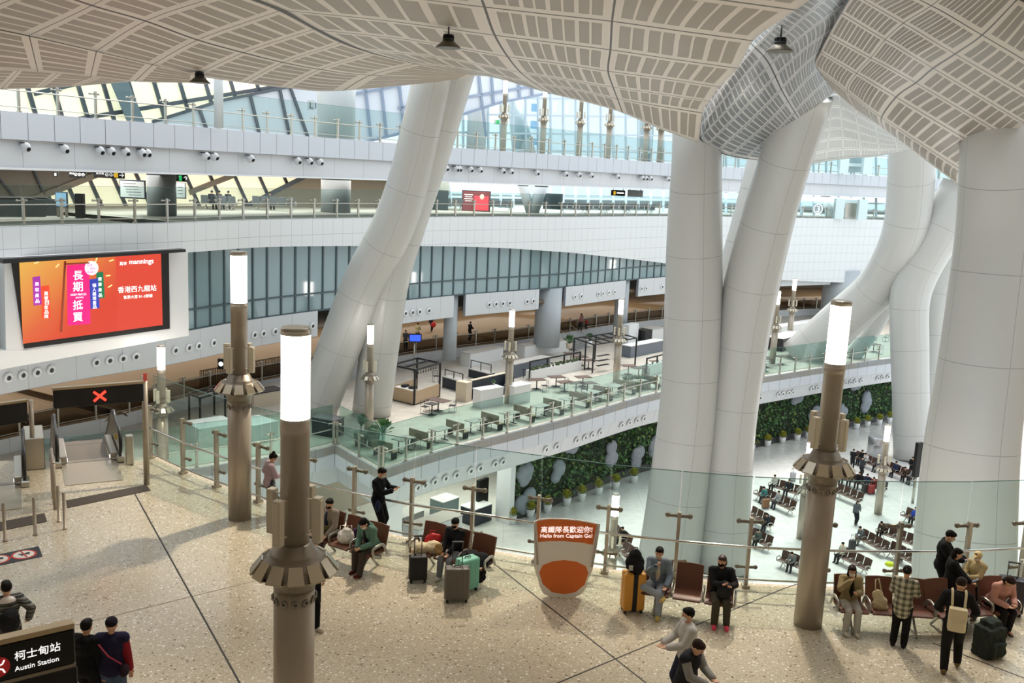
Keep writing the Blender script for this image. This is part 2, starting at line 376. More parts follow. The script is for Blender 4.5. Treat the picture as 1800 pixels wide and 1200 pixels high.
TEBF = resample(offset(TE_B, .3), .1)
def nearest_px(P, z, px): return min(P, key=lambda p: abs(scr(flat(p, z))[0]-px))
for px in (735, 749, 765, 784, 803, 829, 845, 872, 886, 962, 980, 1015, 1030, 1043, 1057, 1095, 1108, 1121, 1134, 1326, 1337, 1370, 1378, 1387, 1395, 1428, 1438, 1487, 1496, 1504, 1515, 1544, 1552, 1562):
    p = nearest_px(TEBF, ZT-1.85, px); i = TEBF.index(p); t = (TEBF[min(i+1, len(TEBF)-1)]-TEBF[max(i-1, 0)]).normalized()
    nozzle(flat(p, ZT-1.85)+Vector((t.y, -t.x, 0))*.06+Vector((-t.y, t.x, 0))*.16, Vector((t.y, -t.x, -.25)), trim3b, .2)
# ------------------------------------------------------------------ main atrium facade
struct(band('trim_4', PC, ZU-1.22, ZU, TILE, 1.35, solid=.15))
struct(band('trim_5', PC, ZU-2.5, ZU-1.22, TILEB, 2.7, back=.35, solid=.2))
struct(band('trim_6', PC, ZU-2.58, ZU-2.48, WHITE, 9, back=.2, solid=.25))
hstrip('floor', PC, .1, 60, ZU-.12, mat('upper_floor_stone', 'c9c8c4', .35), .2)
hstrip('ceiling', PC, .4, 26, ZU-2.46, mat('soffit_beige', '9a8f80', .6), .15)
hstrip('floor', PC, .1, 60, ZM-.12, mat('mid_floor_stone', 'b7b2a8', .35), .2)
arch = [(-260, 3.3), (0, 3.5), (300, 3.6), (450, 3.6), (600, 3.4), (800, 3.0), (900, 2.7), (1000, 2.2), (1100, 1.3), (1170, .6), (1270, -.6), (1375, -1.75), (1480, -2.25), (1560, -2.3), (1960, -2.3)]
def arch_z(px):
    for (a, za), (b, zb) in zip(arch, arch[1:]):
        if px <= b: return za+(zb-za)*(px-a)/(b-a)
    return arch[-1][1]
Q = resample(PC, .6)
zb = [arch_z(scr(flat(q, 3))[0]) for q in Q]
for _ in range(12): zb = [zb[0]]+[(zb[i-1]+zb[i]*2+zb[i+1])/4 for i in range(1, len(zb)-1)]+[zb[-1]]
b = MB(); L = arcl(Q); nr = 8; o0 = 0
rows = [[flat(q, zb[i]+(ZM+.02-zb[i])*k/nr) for i, q in enumerate(Q)] for k in range(nr+1)]
b.grid(rows)
for fi in list(b.uv):
    f = b.f[fi]; b.uv[fi] = [(L[vi % len(Q)]/.9, (b.v[vi].z-ZM)/1.0) for vi in f]
struct(b.build('wall_tiled', TILEW, solid=.4))
# glazed wall below the tiled arch
gl = MB(); PG = resample(offset(PC, .5), 1.2)
kend = max(i for i, q in enumerate(PG) if arch_z(scr(flat(q, 2))[0]) > -.6)
PGc = PG[:kend+1]
gl.grid([[flat(q, -.85) for q in PGc], [flat(q, max(-.6, arch_z(scr(flat(q, 2))[0])+.1)) for q in PGc]], smooth=False)
n = NB('blue_grey_glazing2'); MATS['gz'] = n.m
n.b.inputs['Specular IOR Level'].default_value = .8
GLZ = n.out(lin('7f979d'), .06)
win = gl.build('window_1', GLZ, solid=.06); struct(win)
fr = MB()
for i, q in enumerate(PGc):
    z1 = max(-.6, arch_z(scr(flat(q, 2))[0])+.1); t = (PGc[min(i+1, kend)]-PGc[max(i-1, 0)]).normalized(); nn = Vector((t.y, -t.x, 0))*.08
    fr.beam(flat(q, -.85)+nn, flat(q, z1)+nn, .09, .12, up=(t.x, t.y, 0))
for z in (-.85, .3):
    for p, q in zip(PGc, PGc[1:]):
        if arch_z(scr(flat(q, 2))[0]) < z: break
        t = (q-p).normalized(); nn = Vector((t.y, -t.x, 0))*.09; fr.beam(flat(p, z)+nn, flat(q, z)+nn, .1, .1)
fr.build('window_frame', mat('teal_grey_frame', '3f5258', .4), win)
# nozzle band under the glazing, in lengths with columns between
segs = [(-260, 560), (640, 799), (818, 948), (993, 1100), (1121, 1260), (1345, 1462), (1640, 1960)]
NB_ = resample(offset(PC, .25), .25)
for si, (a, c) in enumerate(segs):
    P = [q for q in NB_ if a <= scr(flat(q, -1.7))[0] <= c]
    o = struct(band('trim_%d' % (7+si), P, -2.55, -.85, TILEB, 2.6, solid=.25))
    for px in (15, 39, 65, 91, 168, 193, 217, 240, 307, 328, 349, 372, 444, 463, 480, 548, 564, 711, 724, 738, 751, 860, 871, 883, 895, 926, 938, 1010, 1020, 1050, 1060, 1070, 1079, 1126, 1136, 1163, 1380, 1395, 1405, 1415, 1428):
        if a < px < c:
            p = min(P, key=lambda q: abs(scr(flat(q, -1.75))[0]-px)); i = P.index(p); t = (P[min(i+1, len(P)-1)]-P[max(i-1, 0)]).normalized()
            nozzle(flat(p, -1.8)+Vector((t.y, -t.x, 0))*.02, Vector((t.y, -t.x, -.1)), o)
# ------------------------------------------------------------------ big leaning columns
def column(name, label, legs, m=WHITEC):
    root = wthing(name, label, 'column', atd(*legs[0][-1][:3]))
    for L in legs:
        P = [atd(x, y, d) for x, y, d, _ in L]; rr = [r*d/FPX for _, _, d, r in L]; k = 30
        rv = [Vector((r, 0, 0)) for r in rr]
        pts = [cr(P, i/(k-1)) for i in range(k)]; rad = [cr(rv, i/(k-1)).x for i in range(k)]
        sl = [0]
        for a, b in zip(pts, pts[1:]): sl.append(sl[-1]+(b-a).length)
        b = MB(); N = 40; rows = []
        for i in range(k):
            t = (pts[min(i+1, k-1)]-pts[max(i-1, 0)]).normalized(); ax = Vector((1, 0, 0)); ax = (ax-t*ax.dot(t)).normalized(); bx = t.cross(ax)
            rows.append([pts[i]+(ax*math.cos(2*PI*j/N)+bx*math.sin(2*PI*j/N))*rad[i] for j in range(N+1)])
        b.grid(rows)
        for fi in b.uv:
            r, c_ = divmod(fi, N); b.uv[fi] = [(c_/N*4+.1, sl[r]/3.6), ((c_+1)/N*4+.1, sl[r]/3.6), ((c_+1)/N*4+.1, sl[r+1]/3.6), (c_/N*4+.1, sl[r+1]/3.6)]
        b.f.append([j for j in range(N)]); b.sm.append(False); b.f.append([(k-1)*(N+1)+j for j in range(N)]); b.sm.append(False)
        b.build('column_leg', m, root)
    return root
CLAD = tile_mat('white_column_cladding', 'babbb9', '8f908e', .3, .008, .008)
column('leaning_column', 'pair of white cylindrical legs leaning right, rising from the food terrace to the ceiling at left', [
    [(766, 118, 52.5, 36), (724, 300, 55, 37), (690, 400, 56, 38), (638, 503, 57.5, 38.5), (583, 647, 59, 37), (556, 722, 59.4, 36)],
    [(806, 112, 53, 33), (762, 260, 55, 32), (714, 400, 57, 33), (684, 500, 58, 34), (667, 613, 59.5, 34), (653, 724, 60.4, 34)]], CLAD)
column('forked_column', 'massive grey-white forked column in the middle, its two limbs fused low down', [
    [(1226, 215, 51.5, 43), (1224, 300, 52, 44), (1221, 400, 53, 48), (1219, 520, 54, 50), (1211, 700, 55, 50), (1194, 850, 55.6, 52), (1174, 1000, 56, 55)],
    [(1417, 165, 48.5, 48), (1375, 300, 50.5, 45), (1345, 400, 52, 47), (1319, 510, 53.5, 48), (1303, 610, 54.5, 45), (1285, 740, 55.3, 44), (1275, 860, 55.8, 45), (1268, 1000, 56, 47)]], CLAD)
column('slanting_strut', 'slim white strut slanting behind the right limb of the forked column', [[(1340, 240, 63, 16), (1306, 370, 63.5, 15), (1275, 480, 64, 14), (1240, 620, 65, 14)]], CLAD)
column('branching_column', 'white branching column behind, curling into the terrace and down to the waiting hall', [
    [(1696, 330, 78, 40), (1650, 410, 79, 38), (1614, 475, 80, 36), (1599, 530, 80.5, 33), (1599, 610, 81, 32), (1601, 700, 81, 31), (1603, 806, 81, 31)],
    [(1604, 240, 76, 39), (1600, 340, 78, 39), (1586, 420, 79.5, 37), (1545, 500, 83, 36), (1478, 565, 86, 38), (1410, 632, 88, 42)],
    [(1702, 385, 84, 30), (1668, 455, 85, 25), (1646, 540, 85, 21), (1641, 620, 85, 19), (1628, 800, 84, 18)],
    [(1580, 480, 86, 16), (1545, 562, 88, 14), (1498, 628, 89, 14)]], CLAD)
column('corner_column', 'huge beige column at the right edge, standing close in front of the waiting hall', [
    [(1778, 150, 36, 72), (1766, 260, 36.5, 72), (1757, 400, 37.5, 71), (1742, 520, 38, 71), (1726, 650, 38.5, 73), (1706, 800, 39, 78), (1694, 985, 39, 84), (1684, 1290, 39, 92)]], CLAD)
# ================================================================== CEILING
PM1 = panel_mat('ceiling_panels_a', 'cbc1b6', '958a7d', 3, along_u=False, seam='4a4540', margin=.12)
PM2 = panel_mat('ceiling_panels_b', 'ccc3b9', '938a7e', 4, along_u=True, seam='4a4642', margin=.12)
PM3 = panel_mat('ceiling_panels_c', 'c9cacc', '7f8387', 8, along_u=True, rough=.22, seam='23262a', margin=.1, metal=.35)
PM4 = panel_mat('ceiling_panels_d', 'c8c1b9', '837b71', 5, along_u=True, rough=.35, seam='4a4642', margin=.12)
PM5 = panel_mat('ceiling_panels_e', 'e3e6e8', 'b9bfc4', 6, along_u=True, rough=.35, seam='8d9499', margin=.12)
def patch(name, G, m, su, sv, uu, vv, th=.25, sub=8):
    # G: rows of (px, py, depth); su x sv panels; smooth surface through the control points
    P = [[atd(x, y, d) for x, y, d in r] for r in G]; nr, nc = len(P), len(P[0])
    nu = (nc-1)*sub+1; nv = (nr-1)*sub+1
    cols = [[cr(r, j/(nu-1)) for j in range(nu)] for r in P]
    S = [[cr([cols[k][j] for k in range(nr)], i/(nv-1)) for j in range(nu)] for i in range(nv)]
    b = MB().grid(S, 0, uu, 0, vv)
    o = b.build(name, m); d = o.modifiers.new('s', 'SOLIDIFY'); d.thickness = th; d.offset = 0
    return struct(o)
# left undulating field (rows follow the descending joints)
patch('ceiling', [
    [(100, -190, 19), (205, -140, 20), (300, -75, 21.5), (410, -25, 23), (493, 9, 26), (553, 43, 30), (600, 68, 34), (655, 88, 39), (730, 107, 45), (831, 129, 53)],
    [(-60, -90, 23), (70, -35, 24), (163, 0, 25.3), (257, 28, 27), (348, 62, 29.5), (428, 85, 32), (497, 103, 35), (562, 116, 39), (650, 127, 44.5), (829, 131.5, 53)],
    [(-180, 5, 28), (-70, 30, 29), (50, 55, 30), (168, 83, 32), (267, 107, 34), (340, 127, 36.5), (427, 140, 39), (498, 149, 42), (600, 155, 47), (822, 135, 53.4)]], PM1, 9, 2, 9, 2)
patch('ceiling', [
    [(-180, 5, 28), (-70, 30, 29), (50, 55, 30), (168, 83, 32), (267, 107, 34), (340, 127, 36.5)],
    [(-150, 115, 31), (-20, 116, 32.3), (65, 120, 33.5), (158, 129, 34.6), (235, 137.5, 35.6), (345, 141, 37)]], PM1, 5, 1, 5, 1)
patch('ceiling', [
    [(-150, 113, 31), (-20, 114, 32.3), (65, 118, 33.5), (158, 127, 34.6), (235, 137, 35.6)],
    [(-190, 155, 33.5), (-60, 152, 34.2), (35, 150, 35), (110, 147, 35.6), (200, 140, 36)]], PM1, 5, 1, 5, 1)
# central field
patch('ceiling', [
    [(205, -140, 20), (560, -140, 18.5), (800, -130, 18), (960, -125, 17.5), (1090, -120, 17), (1300, -95, 17), (1510, -70, 17)],
    [(300, -75, 21.5), (600, -70, 20.5), (830, -55, 20), (960, -47, 19.7), (1083, -38, 19.5), (1240, -16, 20), (1402, 6, 20)],
    [(410, -25, 23), (640, -21, 23.5), (850, 2, 23), (965, 15, 23), (1075, 27, 23), (1195, 44, 23.5), (1326, 62, 24)],
    [(493, 9, 26.3), (680, 28, 27.5), (868, 53, 27), (970, 66, 27.5), (1072, 79, 28), (1185, 96, 28.5), (1298, 112, 29)],
    [(557, 45, 30.4), (720, 63, 32.5), (891, 92, 32), (980, 104, 32.5), (1068, 118, 33), (1167, 131, 33.5), (1266, 146, 34)],
    [(635, 81, 37.2), (765, 94, 38.5), (914, 121, 38), (995, 134, 38), (1077, 147, 38), (1162, 159, 38.5), (1248, 172, 39)],
    [(725, 106, 44.6), (805, 114, 45), (937, 140, 44), (1010, 152, 43.5), (1085, 168, 43), (1160, 181, 43), (1236, 193, 43.3)],
    [(831, 129, 53), (872, 133, 51.5), (967, 160, 50), (1030, 175, 49), (1095, 194, 48), (1165, 224, 49), (1229, 247, 50)]], PM2, 3, 7, 3, 7)
# silver trunk running down to the forked column
patch('ceiling', [
    [(1218, 200, 50.5), (1282, 108, 41), (1347, 33, 32), (1430, -60, 22.6)],
    [(1231, 213, 49.5), (1300, 120, 39.6), (1367, 47, 30.6), (1452, -45, 21.6)],
    [(1236, 247, 50.5), (1318, 160, 43), (1398, 80, 35), (1497, 8, 27)],
    [(1277, 269, 51.5), (1352, 200, 46), (1405, 140, 41), (1450, 95, 37)],
    [(1337, 279, 52.5), (1385, 232, 50), (1425, 192, 48), (1468, 155, 46)]], PM3, 2, 9, 2, 9, sub=10)
# right hand field
patch('ceiling', [
    [(1645, -100, 17), (1720, -60, 16.5), (1800, -15, 16), (1960, 70, 15)],
    [(1557, -42, 20), (1645, 0, 19.3), (1733, 50, 18.5), (1905, 152, 19)],
    [(1508, -18, 23), (1595, 32, 22), (1683, 84, 21.3), (1855, 186, 25)],
    [(1484, 15, 26), (1562, 62, 25), (1643, 110, 24.2), (1805, 211, 33)],
    [(1461, 55, 30), (1535, 95, 29), (1612, 137, 28.2), (1772, 236, 37)],
    [(1446, 85, 34), (1510, 123, 33), (1577, 163, 32.2), (1742, 266, 38.5)],
    [(1438, 113, 38.5), (1493, 155, 37), (1552, 200, 36), (1697, 298, 39.5)],
    [(1467, 154, 44), (1508, 190, 42), (1556, 222, 40), (1692, 324, 41)]], PM4, 3, 7, 3, 7)
patch('ceiling', [
    [(1420, 286, 60), (1480, 277, 61), (1545, 271, 62), (1610, 257, 62)],
    [(1436, 228, 56), (1480, 222, 57), (1543, 238, 58), (1610, 252, 59)],
    [(1450, 168, 49), (1478, 162, 47), (1540, 203, 46), (1610, 246, 50)]], PM5, 3, 2, 6, 6, sub=8)
# pendant downlights under the ceiling
def pendant(px, py, d, rpx, label):
    c = atd(px, py, d); k = rpx*d/FPX
    t = thing('pendant_downlight', label, 'ceiling light', c)
    MB().lathe([(k*.98, -k*.36), (k*1.0, -k*.36), (k*.95, -k*.28), (k*.42, k*.18), (k*.36, k*.2), (k*.36, k*.16), (k*.9, -k*.3)], n=28).build('lamp_shade', mat('olive_grey_shade', '5d584c', .35, .4), t)
    b = MB(); b.cyl((0, 0, k*.18), (0, 0, k*.36), k*.44, 20); b.cyl((0, 0, k*.36), (0, 0, k*.6), k*.3, 18); b.cyl((0, 0, k*.56), (0, 0, k*.64), k*.42, 18)
    for j in range(10): a = 2*PI*j/10; b.box((math.cos(a)*k*.36, math.sin(a)*k*.36, k*.44), (k*.16, .02, k*.16), a)
    b.cyl((0, 0, k*.6), (0, 0, k*1.5), k*.06, 8); b.build('mount', BLACK, t)
    MB().cyl((0, 0, -k*.33), (0, 0, -k*.31), k*.88, 24).build('lens', mat('warm_lens', 'fff6e6', .3, emit='fff0d8', es=5), t)
    L = bpy.data.lights.new('downlight', 'SPOT'); L.energy = 9800; L.spot_size = R(104); L.spot_blend = .5; L.color = (1, .86, .68); L.shadow_soft_size = .3
    lo = bpy.data.objects.new('downlight', L); COL.objects.link(lo); lo.parent = t; lo.location = (0, 0, -k*.4)
pendant(788, 76, 27, 23, 'black pendant downlight with a flared shade under the middle ceiling field')
pendant(1371, 82, 26.5, 24, 'black pendant downlight with a flared shade in front of the silver trunk')
pendant(351, 139, 35.6, 18.5, 'black pendant downlight hanging at the lower edge of the left ceiling field')
# ================================================================== SHELL AROUND THE NEAR HALL
WARMW = mat('warm_wall', 'b8ab98', .6)
struct(MB().box((-2, -2.5, 6.5), (60, .4, 15)).build('wall_back', WARMW))
struct(MB().beam((26.2, -2.5, 2), (26.2, 24.5, 2), .4, 34).build('wall_right', WARMW)); struct(MB().beam((26.2, 24.5, 2), (42, 62, 2), .4, 34).build('wall_right', WARMW))  # second, slanting length is added out of view to block side sky light
struct(MB().beam((-30.2, -2.5, 4), (-30.2, 16, 4), .4, 26).build('wall_left', WARMW)); struct(MB().beam((-30.2, 16, 4), (-26.5, 36, 4), .4, 26).build('wall_left', WARMW))  # slanting left length likewise unseen, added to keep side sky light out
struct(MB().prism([(-32, -2.7), (26.4, -2.7), (26.4, 13.6), (18, 15.8), (9, 16.8), (-3, 17.2), (-9, 17.6), (-18, 19), (-32, 21)], 13.05, 13.4).build('ceiling', mat('plain_ceiling', 'd0c6bb', .5)))
# ================================================================== GLASS BALUSTRADES
def balustrade(name, label, P, z, ph, gh, m, setin=.12, tone=SST, detail=True, rail=.95, group=None):
    # P: post positions in plan, in order; + side of travel is the void
    root = wthing(name, label, 'glass balustrade', flat(P[0], z), group)
    N = []
    for i in range(len(P)):
        t = (P[min(i+1, len(P)-1)]-P[max(i-1, 0)]).normalized(); N.append((t, Vector((-t.y, t.x, 0))))
    first = None; ffit = None
    for i, p in enumerate(P):
        ang = math.atan2(N[i][0].y, N[i][0].x)
        if first is None:
            b = MB(); b.box((0, 0, ph/2), (.07 if detail else .1, .11, ph)); b.box((0, 0, .03), (.16, .2, .06)); first = b.build('post', tone, root, off=(0, 0, 0))
            b = MB(); b.cyl((-.24, .09, ph-.12), (.24, .09, ph-.12), .04, 10); b.ell((-.24, .1, ph-.12), .062, 8); b.ell((.24, .1, ph-.12), .062, 8); b.cyl((0, 0, ph-.12), (0, .12, ph-.12), .05, 8)
            ffit = [b.build('glass_clamp', SSTD if detail else tone, first)]; po = first
            if detail: b = MB(); b.cyl((-.2, .09, .42), (.2, .09, .42), .032, 10); b.ell((-.2, .1, .42), .05, 8); b.ell((.2, .1, .42), .05, 8); b.cyl((0, 0, .42), (0, .12, .42), .04, 8); ffit.append(b.build('glass_clamp', SSTD, first))
        else:
            po = first.copy(); COL.objects.link(po)
            for q in ffit: f = q.copy(); COL.objects.link(f); f.parent = po
        po.location = flat(p, z)-Vector(root['_o']); po.rotation_euler = (0, 0, ang)
    for i in range(len(P)-1):
        a = flat(P[i], z+.08)+N[i][1]*setin; c = flat(P[i+1], z+.08)+N[i+1][1]*setin; d = (c-a).normalized()*.015
        a += d; c -= d; up = Vector((0, 0, gh)); nn = Vector((-(c-a).y, (c-a).x, 0)).normalized()*.02
        MB().slab([a, c, c+up, a+up], .02).build('glass_pane', m, root)
        e = MB(); e.beam(a+up, c+up, .022, .012); e.build('pane_edge', mat('green_glass_edge', '3f6a62', .2), root)
    inn = [flat(p, z)-N[i][1]*.1 for i, p in enumerate(P)]
    if len(inn) > 2: inn = smooth_curve(inn, len(inn)*4)
    if rail: MB().tube([p+Vector((0, 0, rail)) for p in inn], .03, 8).build('handrail', CHROME if detail else tone, root)
    if rail: MB().tube([p+Vector((0, 0, .22)) for p in inn], .022, 8).build('bottom_rail', SST if detail else tone, root)
    return root
balustrade('glass_balustrade', 'curved tall glass balustrade with steel posts along the edge of the near concourse floor', EDGE[1:], 0, 1.57, 2.36, GLN, tone=STEEL)
sub = resample(offset(TE_A2, .12), 2.1); balustrade('glass_balustrade', 'green tinted glass balustrade left of the inner corner of the food terrace', [flat(p, 0) for p in sub], ZT, 1.35, 2.2, GLT, detail=False)
balustrade('glass_balustrade', 'short return of glass balustrade at the corner of the food terrace', [flat(p, 0) for p in offset([TE_A2[-1], TE_A2[-1].lerp(TE_B[0], .5), TE_B[0]], .12)], ZT, 1.35, 2.2, GLT, detail=False)
sub = resample(offset(TE_B, .12), 2.15); balustrade('glass_balustrade', 'long curved glass balustrade along the front of the food terrace behind the tables', [flat(p, 0) for p in sub], ZT, 1.35, 2.2, GLT, detail=False)
GLU = glass('pale_glass', 'e8f1f0', .7, .015)
balustrade('glass_balustrade', 'glass balustrade on the top balcony under the sky lit windows', [flat(p, 0) for p in resample(offset(PC, .3), 2.0)], ZU, 1.3, 2.0, GLU, detail=False)
balustrade('glass_balustrade', 'glass balustrade on the middle balcony above the tiled wall', [flat(p, 0) for p in resample(offset(PC, .3), 2.0)], ZM, 1.25, 1.75, GLU, detail=False)
# raised walkway at the back of the terrace: white parapet, glass and posts
WK = resample(WALK, 2.2)
struct(band('trim_20', WALK, ZT, ZT+.8, TILEB, 2.6, back=-.05, solid=.12))
balustrade('glass_balustrade', 'low glass railing with grey posts on the raised walkway behind the terrace', [flat(p, 0) for p in WK], ZT+.8, 1.35, 1.0, glass('smoky_glass', 'b9b3a8', .5, .02), detail=False, rail=1.08)
# ================================================================== LAMP POSTS
LH = 6.49
def make_lamp(label, loc, lit, far=False, rz=0.0):
    t = thing('lamp_post', label, 'lamp post', loc, rz)
    n = 14 if far else 28
    def ring(r, z0, z1, nm, m, par=t): return MB().lathe([(r, z0), (r, z1)], n=n).build(nm, m, par)
    b = MB(); b.lathe([(.273, 0), (.273, 2.98)], n=n); b.box((0, -.2725, 1.49), (.008, .008, 2.98)); b.build('lower_pole', STEEL, t)
    MB().lathe([(.19, 3.5), (.19, 5.1), (.194, 5.1), (.194, 5.27)], n=n).build('upper_pole', STEEL, t)
    cb = MB(); cb.lathe([(.273, 2.95), (.285, 3.02), (.36, 3.16), (.5, 3.24), (.50, 3.28), (.44, 3.4), (.325, 3.41), (.325, 3.46), (.30, 3.47), (.235, 3.6), (.19, 3.61)], n=n); co = cb.build('collar', SSTD, t)
    first = None
    for k in range(12):
        if first is None:
            f = MB(); f.slab([(-.085, -.425, 3.42), (.085, -.425, 3.42), (.11, -.58, 3.22), (-.11, -.58, 3.22)], .02); f.slab([(-.11, -.58, 3.22), (.11, -.58, 3.22), (.09, -.4, 3.16), (-.09, -.4, 3.16)], .015)
            first = f.build('collar_plate', mat('satin_steel_plate', 'bfb6a4', .26, .85), co); o = first
        else: o = first.copy(); COL.objects.link(o)
        o.rotation_euler = (0, 0, 2*PI*(k+.5)/12)
    if not far:
        first = None
        for k in range(12):
            if first is None: first = MB().lathe([(.05, 0), (.05, .02), (.03, .03), (.02, .01), (.02, -.01)], n=14).build('air_nozzle', mat('grey_nozzle', '8f8a82', .35, .6), t); o = first
            else: o = first.copy(); COL.objects.link(o)
            a = 2*PI*(k+.5)/12; o.location = (.273*math.cos(a), .273*math.sin(a), 2.84); o.rotation_euler = (PI/2, 0, a+PI/2)
    first = None
    for k in range(4):
        if first is None:
            f = MB(); f.box((0, -.36, 3.98), (.12, .11, .62)); f.box((0, -.42, 3.98), (.09, .015, .56)); f.box((0, -.25, 4.24), (.03, .2, .02)); f.box((0, -.25, 3.74), (.03, .2, .02)); first = f.build('speaker', mat('cream_speaker', 'cfc7b4', .45), t, bev=0 if far else .012); o = first
        else: o = first.copy(); COL.objects.link(o)
        o.rotation_euler = (0, 0, R(-22)+PI/2*k)
    MB().lathe([(.186, 5.3), (.186, LH-.06)], n=n).build('lit_diffuser', lit, t)
    ring(.192, 5.24, 5.31, 'diffuser_band', SST); MB().lathe([(.193, LH-.08), (.193, LH), (.18, LH+.015)], n=n).build('top_cap', SST, t)
    return t
lpos = [((-6.43, 22.02, 0), 'tall lamp post standing by the glass left of the woman in lilac'), ((-2.77, 11.98, 0), 'nearest lamp post, cut off by the bottom of the frame'), ((6.14, 17.72, 0), 'lamp post on the right standing before the bench with the tote bag')]
NEARL = make_lamp(lpos[1][1], lpos[1][0], LIT)
dup(NEARL, lpos[0][0], 0, lpos[0][1]); dup(NEARL, lpos[2][0], R(55), lpos[2][1])
ln = NEARL
FARL = None
def far_lamp(label, p, rz=0, group=None):
    global FARL
    if FARL is None: FARL = make_lamp(label, p, LITF, True)
    else: dup(FARL, p, rz, label)
for (x, y, z), l in [((648, 758, ZT), 'lamp post on the terrace in front of the leaning column, beside potted plants'), ((893, 708, ZT), 'lamp post in the middle of the food terrace behind the white planters'),
    ((1083, 671, ZT), 'lamp post beside the black pergola on the food terrace'), ((287, 832, ZT), 'lamp post below the big screen, seen through glass beside the escalators'),
    ((1357, 639, ZT), 'lamp post on the terrace close behind the forked column, the nearer of two'), ((1387, 601, ZT), 'lamp post far back on the terrace, right of the forked column'),
    ((1543, 903, ZW), 'lamp post in the waiting hall right of the crowd of seats'), ((1069, 1075, ZW), 'lamp post in the waiting hall behind the orange and white board'), ((1407, 946, ZW), 'lamp post in the waiting hall hidden mostly behind the right hand lamp post')]:
    far_lamp(l, atz(x, y, z), R(12))
for px, l in ((882, 'lamp post on the top balcony just right of the leaning column'), (951, 'lamp post on the top balcony, second right of the leaning column'), (1015, 'lamp post on the top balcony, third right of the leaning column'), (1066, 'lamp post on the top balcony, fourth right of the leaning column'), (1131, 'lamp post on the top balcony, second left of the forked column'), (1156, 'lamp post on the top balcony next to the forked column')):
    far_lamp(l, flat(atd(px, hz(px), 86+(px-882)*.03), ZU), R(5))
# ================================================================== CAMERAS UNDER THE TOP BALCONY
ca = None
CAMPX = [43, 110, 173, 195, 219, 247, 256, 360, 374, 439, 521, 543, 560, 783, 800, 805, 826, 843, 882, 897, 942, 992, 1016, 1037, 1084, 1127, 1134, 1142, 1172]
ordn = ['first', 'second', 'third', 'fourth', 'fifth', 'sixth', 'seventh', 'eighth', 'ninth', 'tenth', 'eleventh', 'twelfth', 'thirteenth', 'fourteenth', 'fifteenth', 'sixteenth', 'seventeenth', 'eighteenth', 'nineteenth', 'twentieth', 'twenty-first', 'twenty-second', 'twenty-third', 'twenty-fourth', 'twenty-fifth', 'twenty-sixth', 'twenty-seventh', 'twenty-eighth', 'twenty-ninth', 'thirtieth']
PCF = resample(offset(PC, .0), .1)
for k, px in enumerate(CAMPX):
    p = min(PCF, key=lambda q: abs(scr(flat(q, ZU-1.5))[0]-px)); i = PCF.index(p); t = (PCF[i+1]-PCF[i-1]).normalized(); nn = Vector((t.y, -t.x, 0))
    lab = 'small white spotlight under the top balcony, %s from the left' % ordn[k]
    if ca is None:
        ca = thing('spotlight', lab, 'spotlight', flat(p, ZU-1.6), 0, 'spotlights under the top balcony')
        b = MB(); b.ell((0, -.02, 0), (.17, .3, .24), 14); b.box((0, .18, .1), (.1, .34, .1)); b.build('housing', mat('pale_grey_housing', 'c9ccd0', .35), ca)
        b = MB(); b.ell((0, -.2, -.06), (.11, .13, .13), 12); b.build('lens', BLKG, ca); b = MB(); b.box((0, .1, .2), (.22, .36, .05)); b.build('bracket', DARKM, ca); o = ca
    else: o = dup(ca, flat(p, ZU-1.6), 0, lab)
    o.location = flat(p, ZU-1.55)+nn*.05; o.rotation_euler = (0, 0, math.atan2(t.y, t.x))
# ================================================================== INSIDE THE TWO BALCONIES
def plane(pxa, da, pxb, db):
    A = flat(atd(pxa, hz(pxa), da), 0); B = flat(atd(pxb, hz(pxb), db), 0); d = (B-A).normalized(); n = Vector((d.y, -d.x, 0)); return A, B, d, n
def onp(pl, x, y, off=0):
    A, B, d, n = pl; r = ray(x, y); k = ((A+n*off-CO).dot(n))/r.dot(n); return CO+r*k
PLW = plane(-120, 56, 640, 84)                                        # back wall behind the left half
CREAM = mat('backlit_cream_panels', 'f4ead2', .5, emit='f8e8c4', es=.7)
WBLUE = mat('pale_blue_white_panels', 'd3d9e2', .35)
MULL = mat('slate_mullion', '575d66', .4, .3)
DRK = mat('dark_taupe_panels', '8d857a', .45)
def wall_poly(name, pl, pxs, m, t=.2, off=0):
    q = [onp(pl, x, y, off) for x, y in pxs]; b = MB(); n = len(q); nn = -pl[3]*t
    b.add(q+[p+nn for p in q], [list(range(n)), list(range(n, 2*n))[::-1]]+[(i, n+i, n+(i+1) % n, (i+1) % n) for i in range(n)]); return struct(b.build(name, m))
def bars(name, pl, lines, wd, m, off=.12, par=None):
    b = MB()
    for x0, y0, x1, y1 in lines: b.beam(onp(pl, x0, y0, off), onp(pl, x1, y1, off), wd, .12, up=pl[3])
    o = b.build(name, m, par); return o if par else struct(o)
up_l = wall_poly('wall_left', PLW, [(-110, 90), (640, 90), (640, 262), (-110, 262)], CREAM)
bars('trim_21', PLW, [(165+45*i-150, 40, 165+45*i-150+62, 250) for i in range(13)]+[(40, 225, 560, 140), (-50, 215, 560, 232), (60, 165, 330, 100)], .28, MULL)
wall_poly('wall_left', PLW, [(268, 262), (268, 214), (392, 176), (530, 148), (640, 128), (640, 262)], WBLUE, off=.35)
bars('trim_22', PLW, [(268, 214, 392, 176), (392, 176, 530, 148), (350, 190, 372, 250), (440, 166, 460, 250), (492, 156, 512, 250), (510, 152, 545, 250)], .22, MULL, off=.5)
bars('trim_23', PLW, [(208, 140, 252, 245)], 1.2, mat('slate_blue_beam', '6f7f88', .4), off=.7)
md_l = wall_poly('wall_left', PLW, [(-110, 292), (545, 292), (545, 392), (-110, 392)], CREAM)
bars('trim_24', PLW, [(60+43*i, 290, 60+43*i+46, 392) for i in range(-1, 11)], .25, MULL)
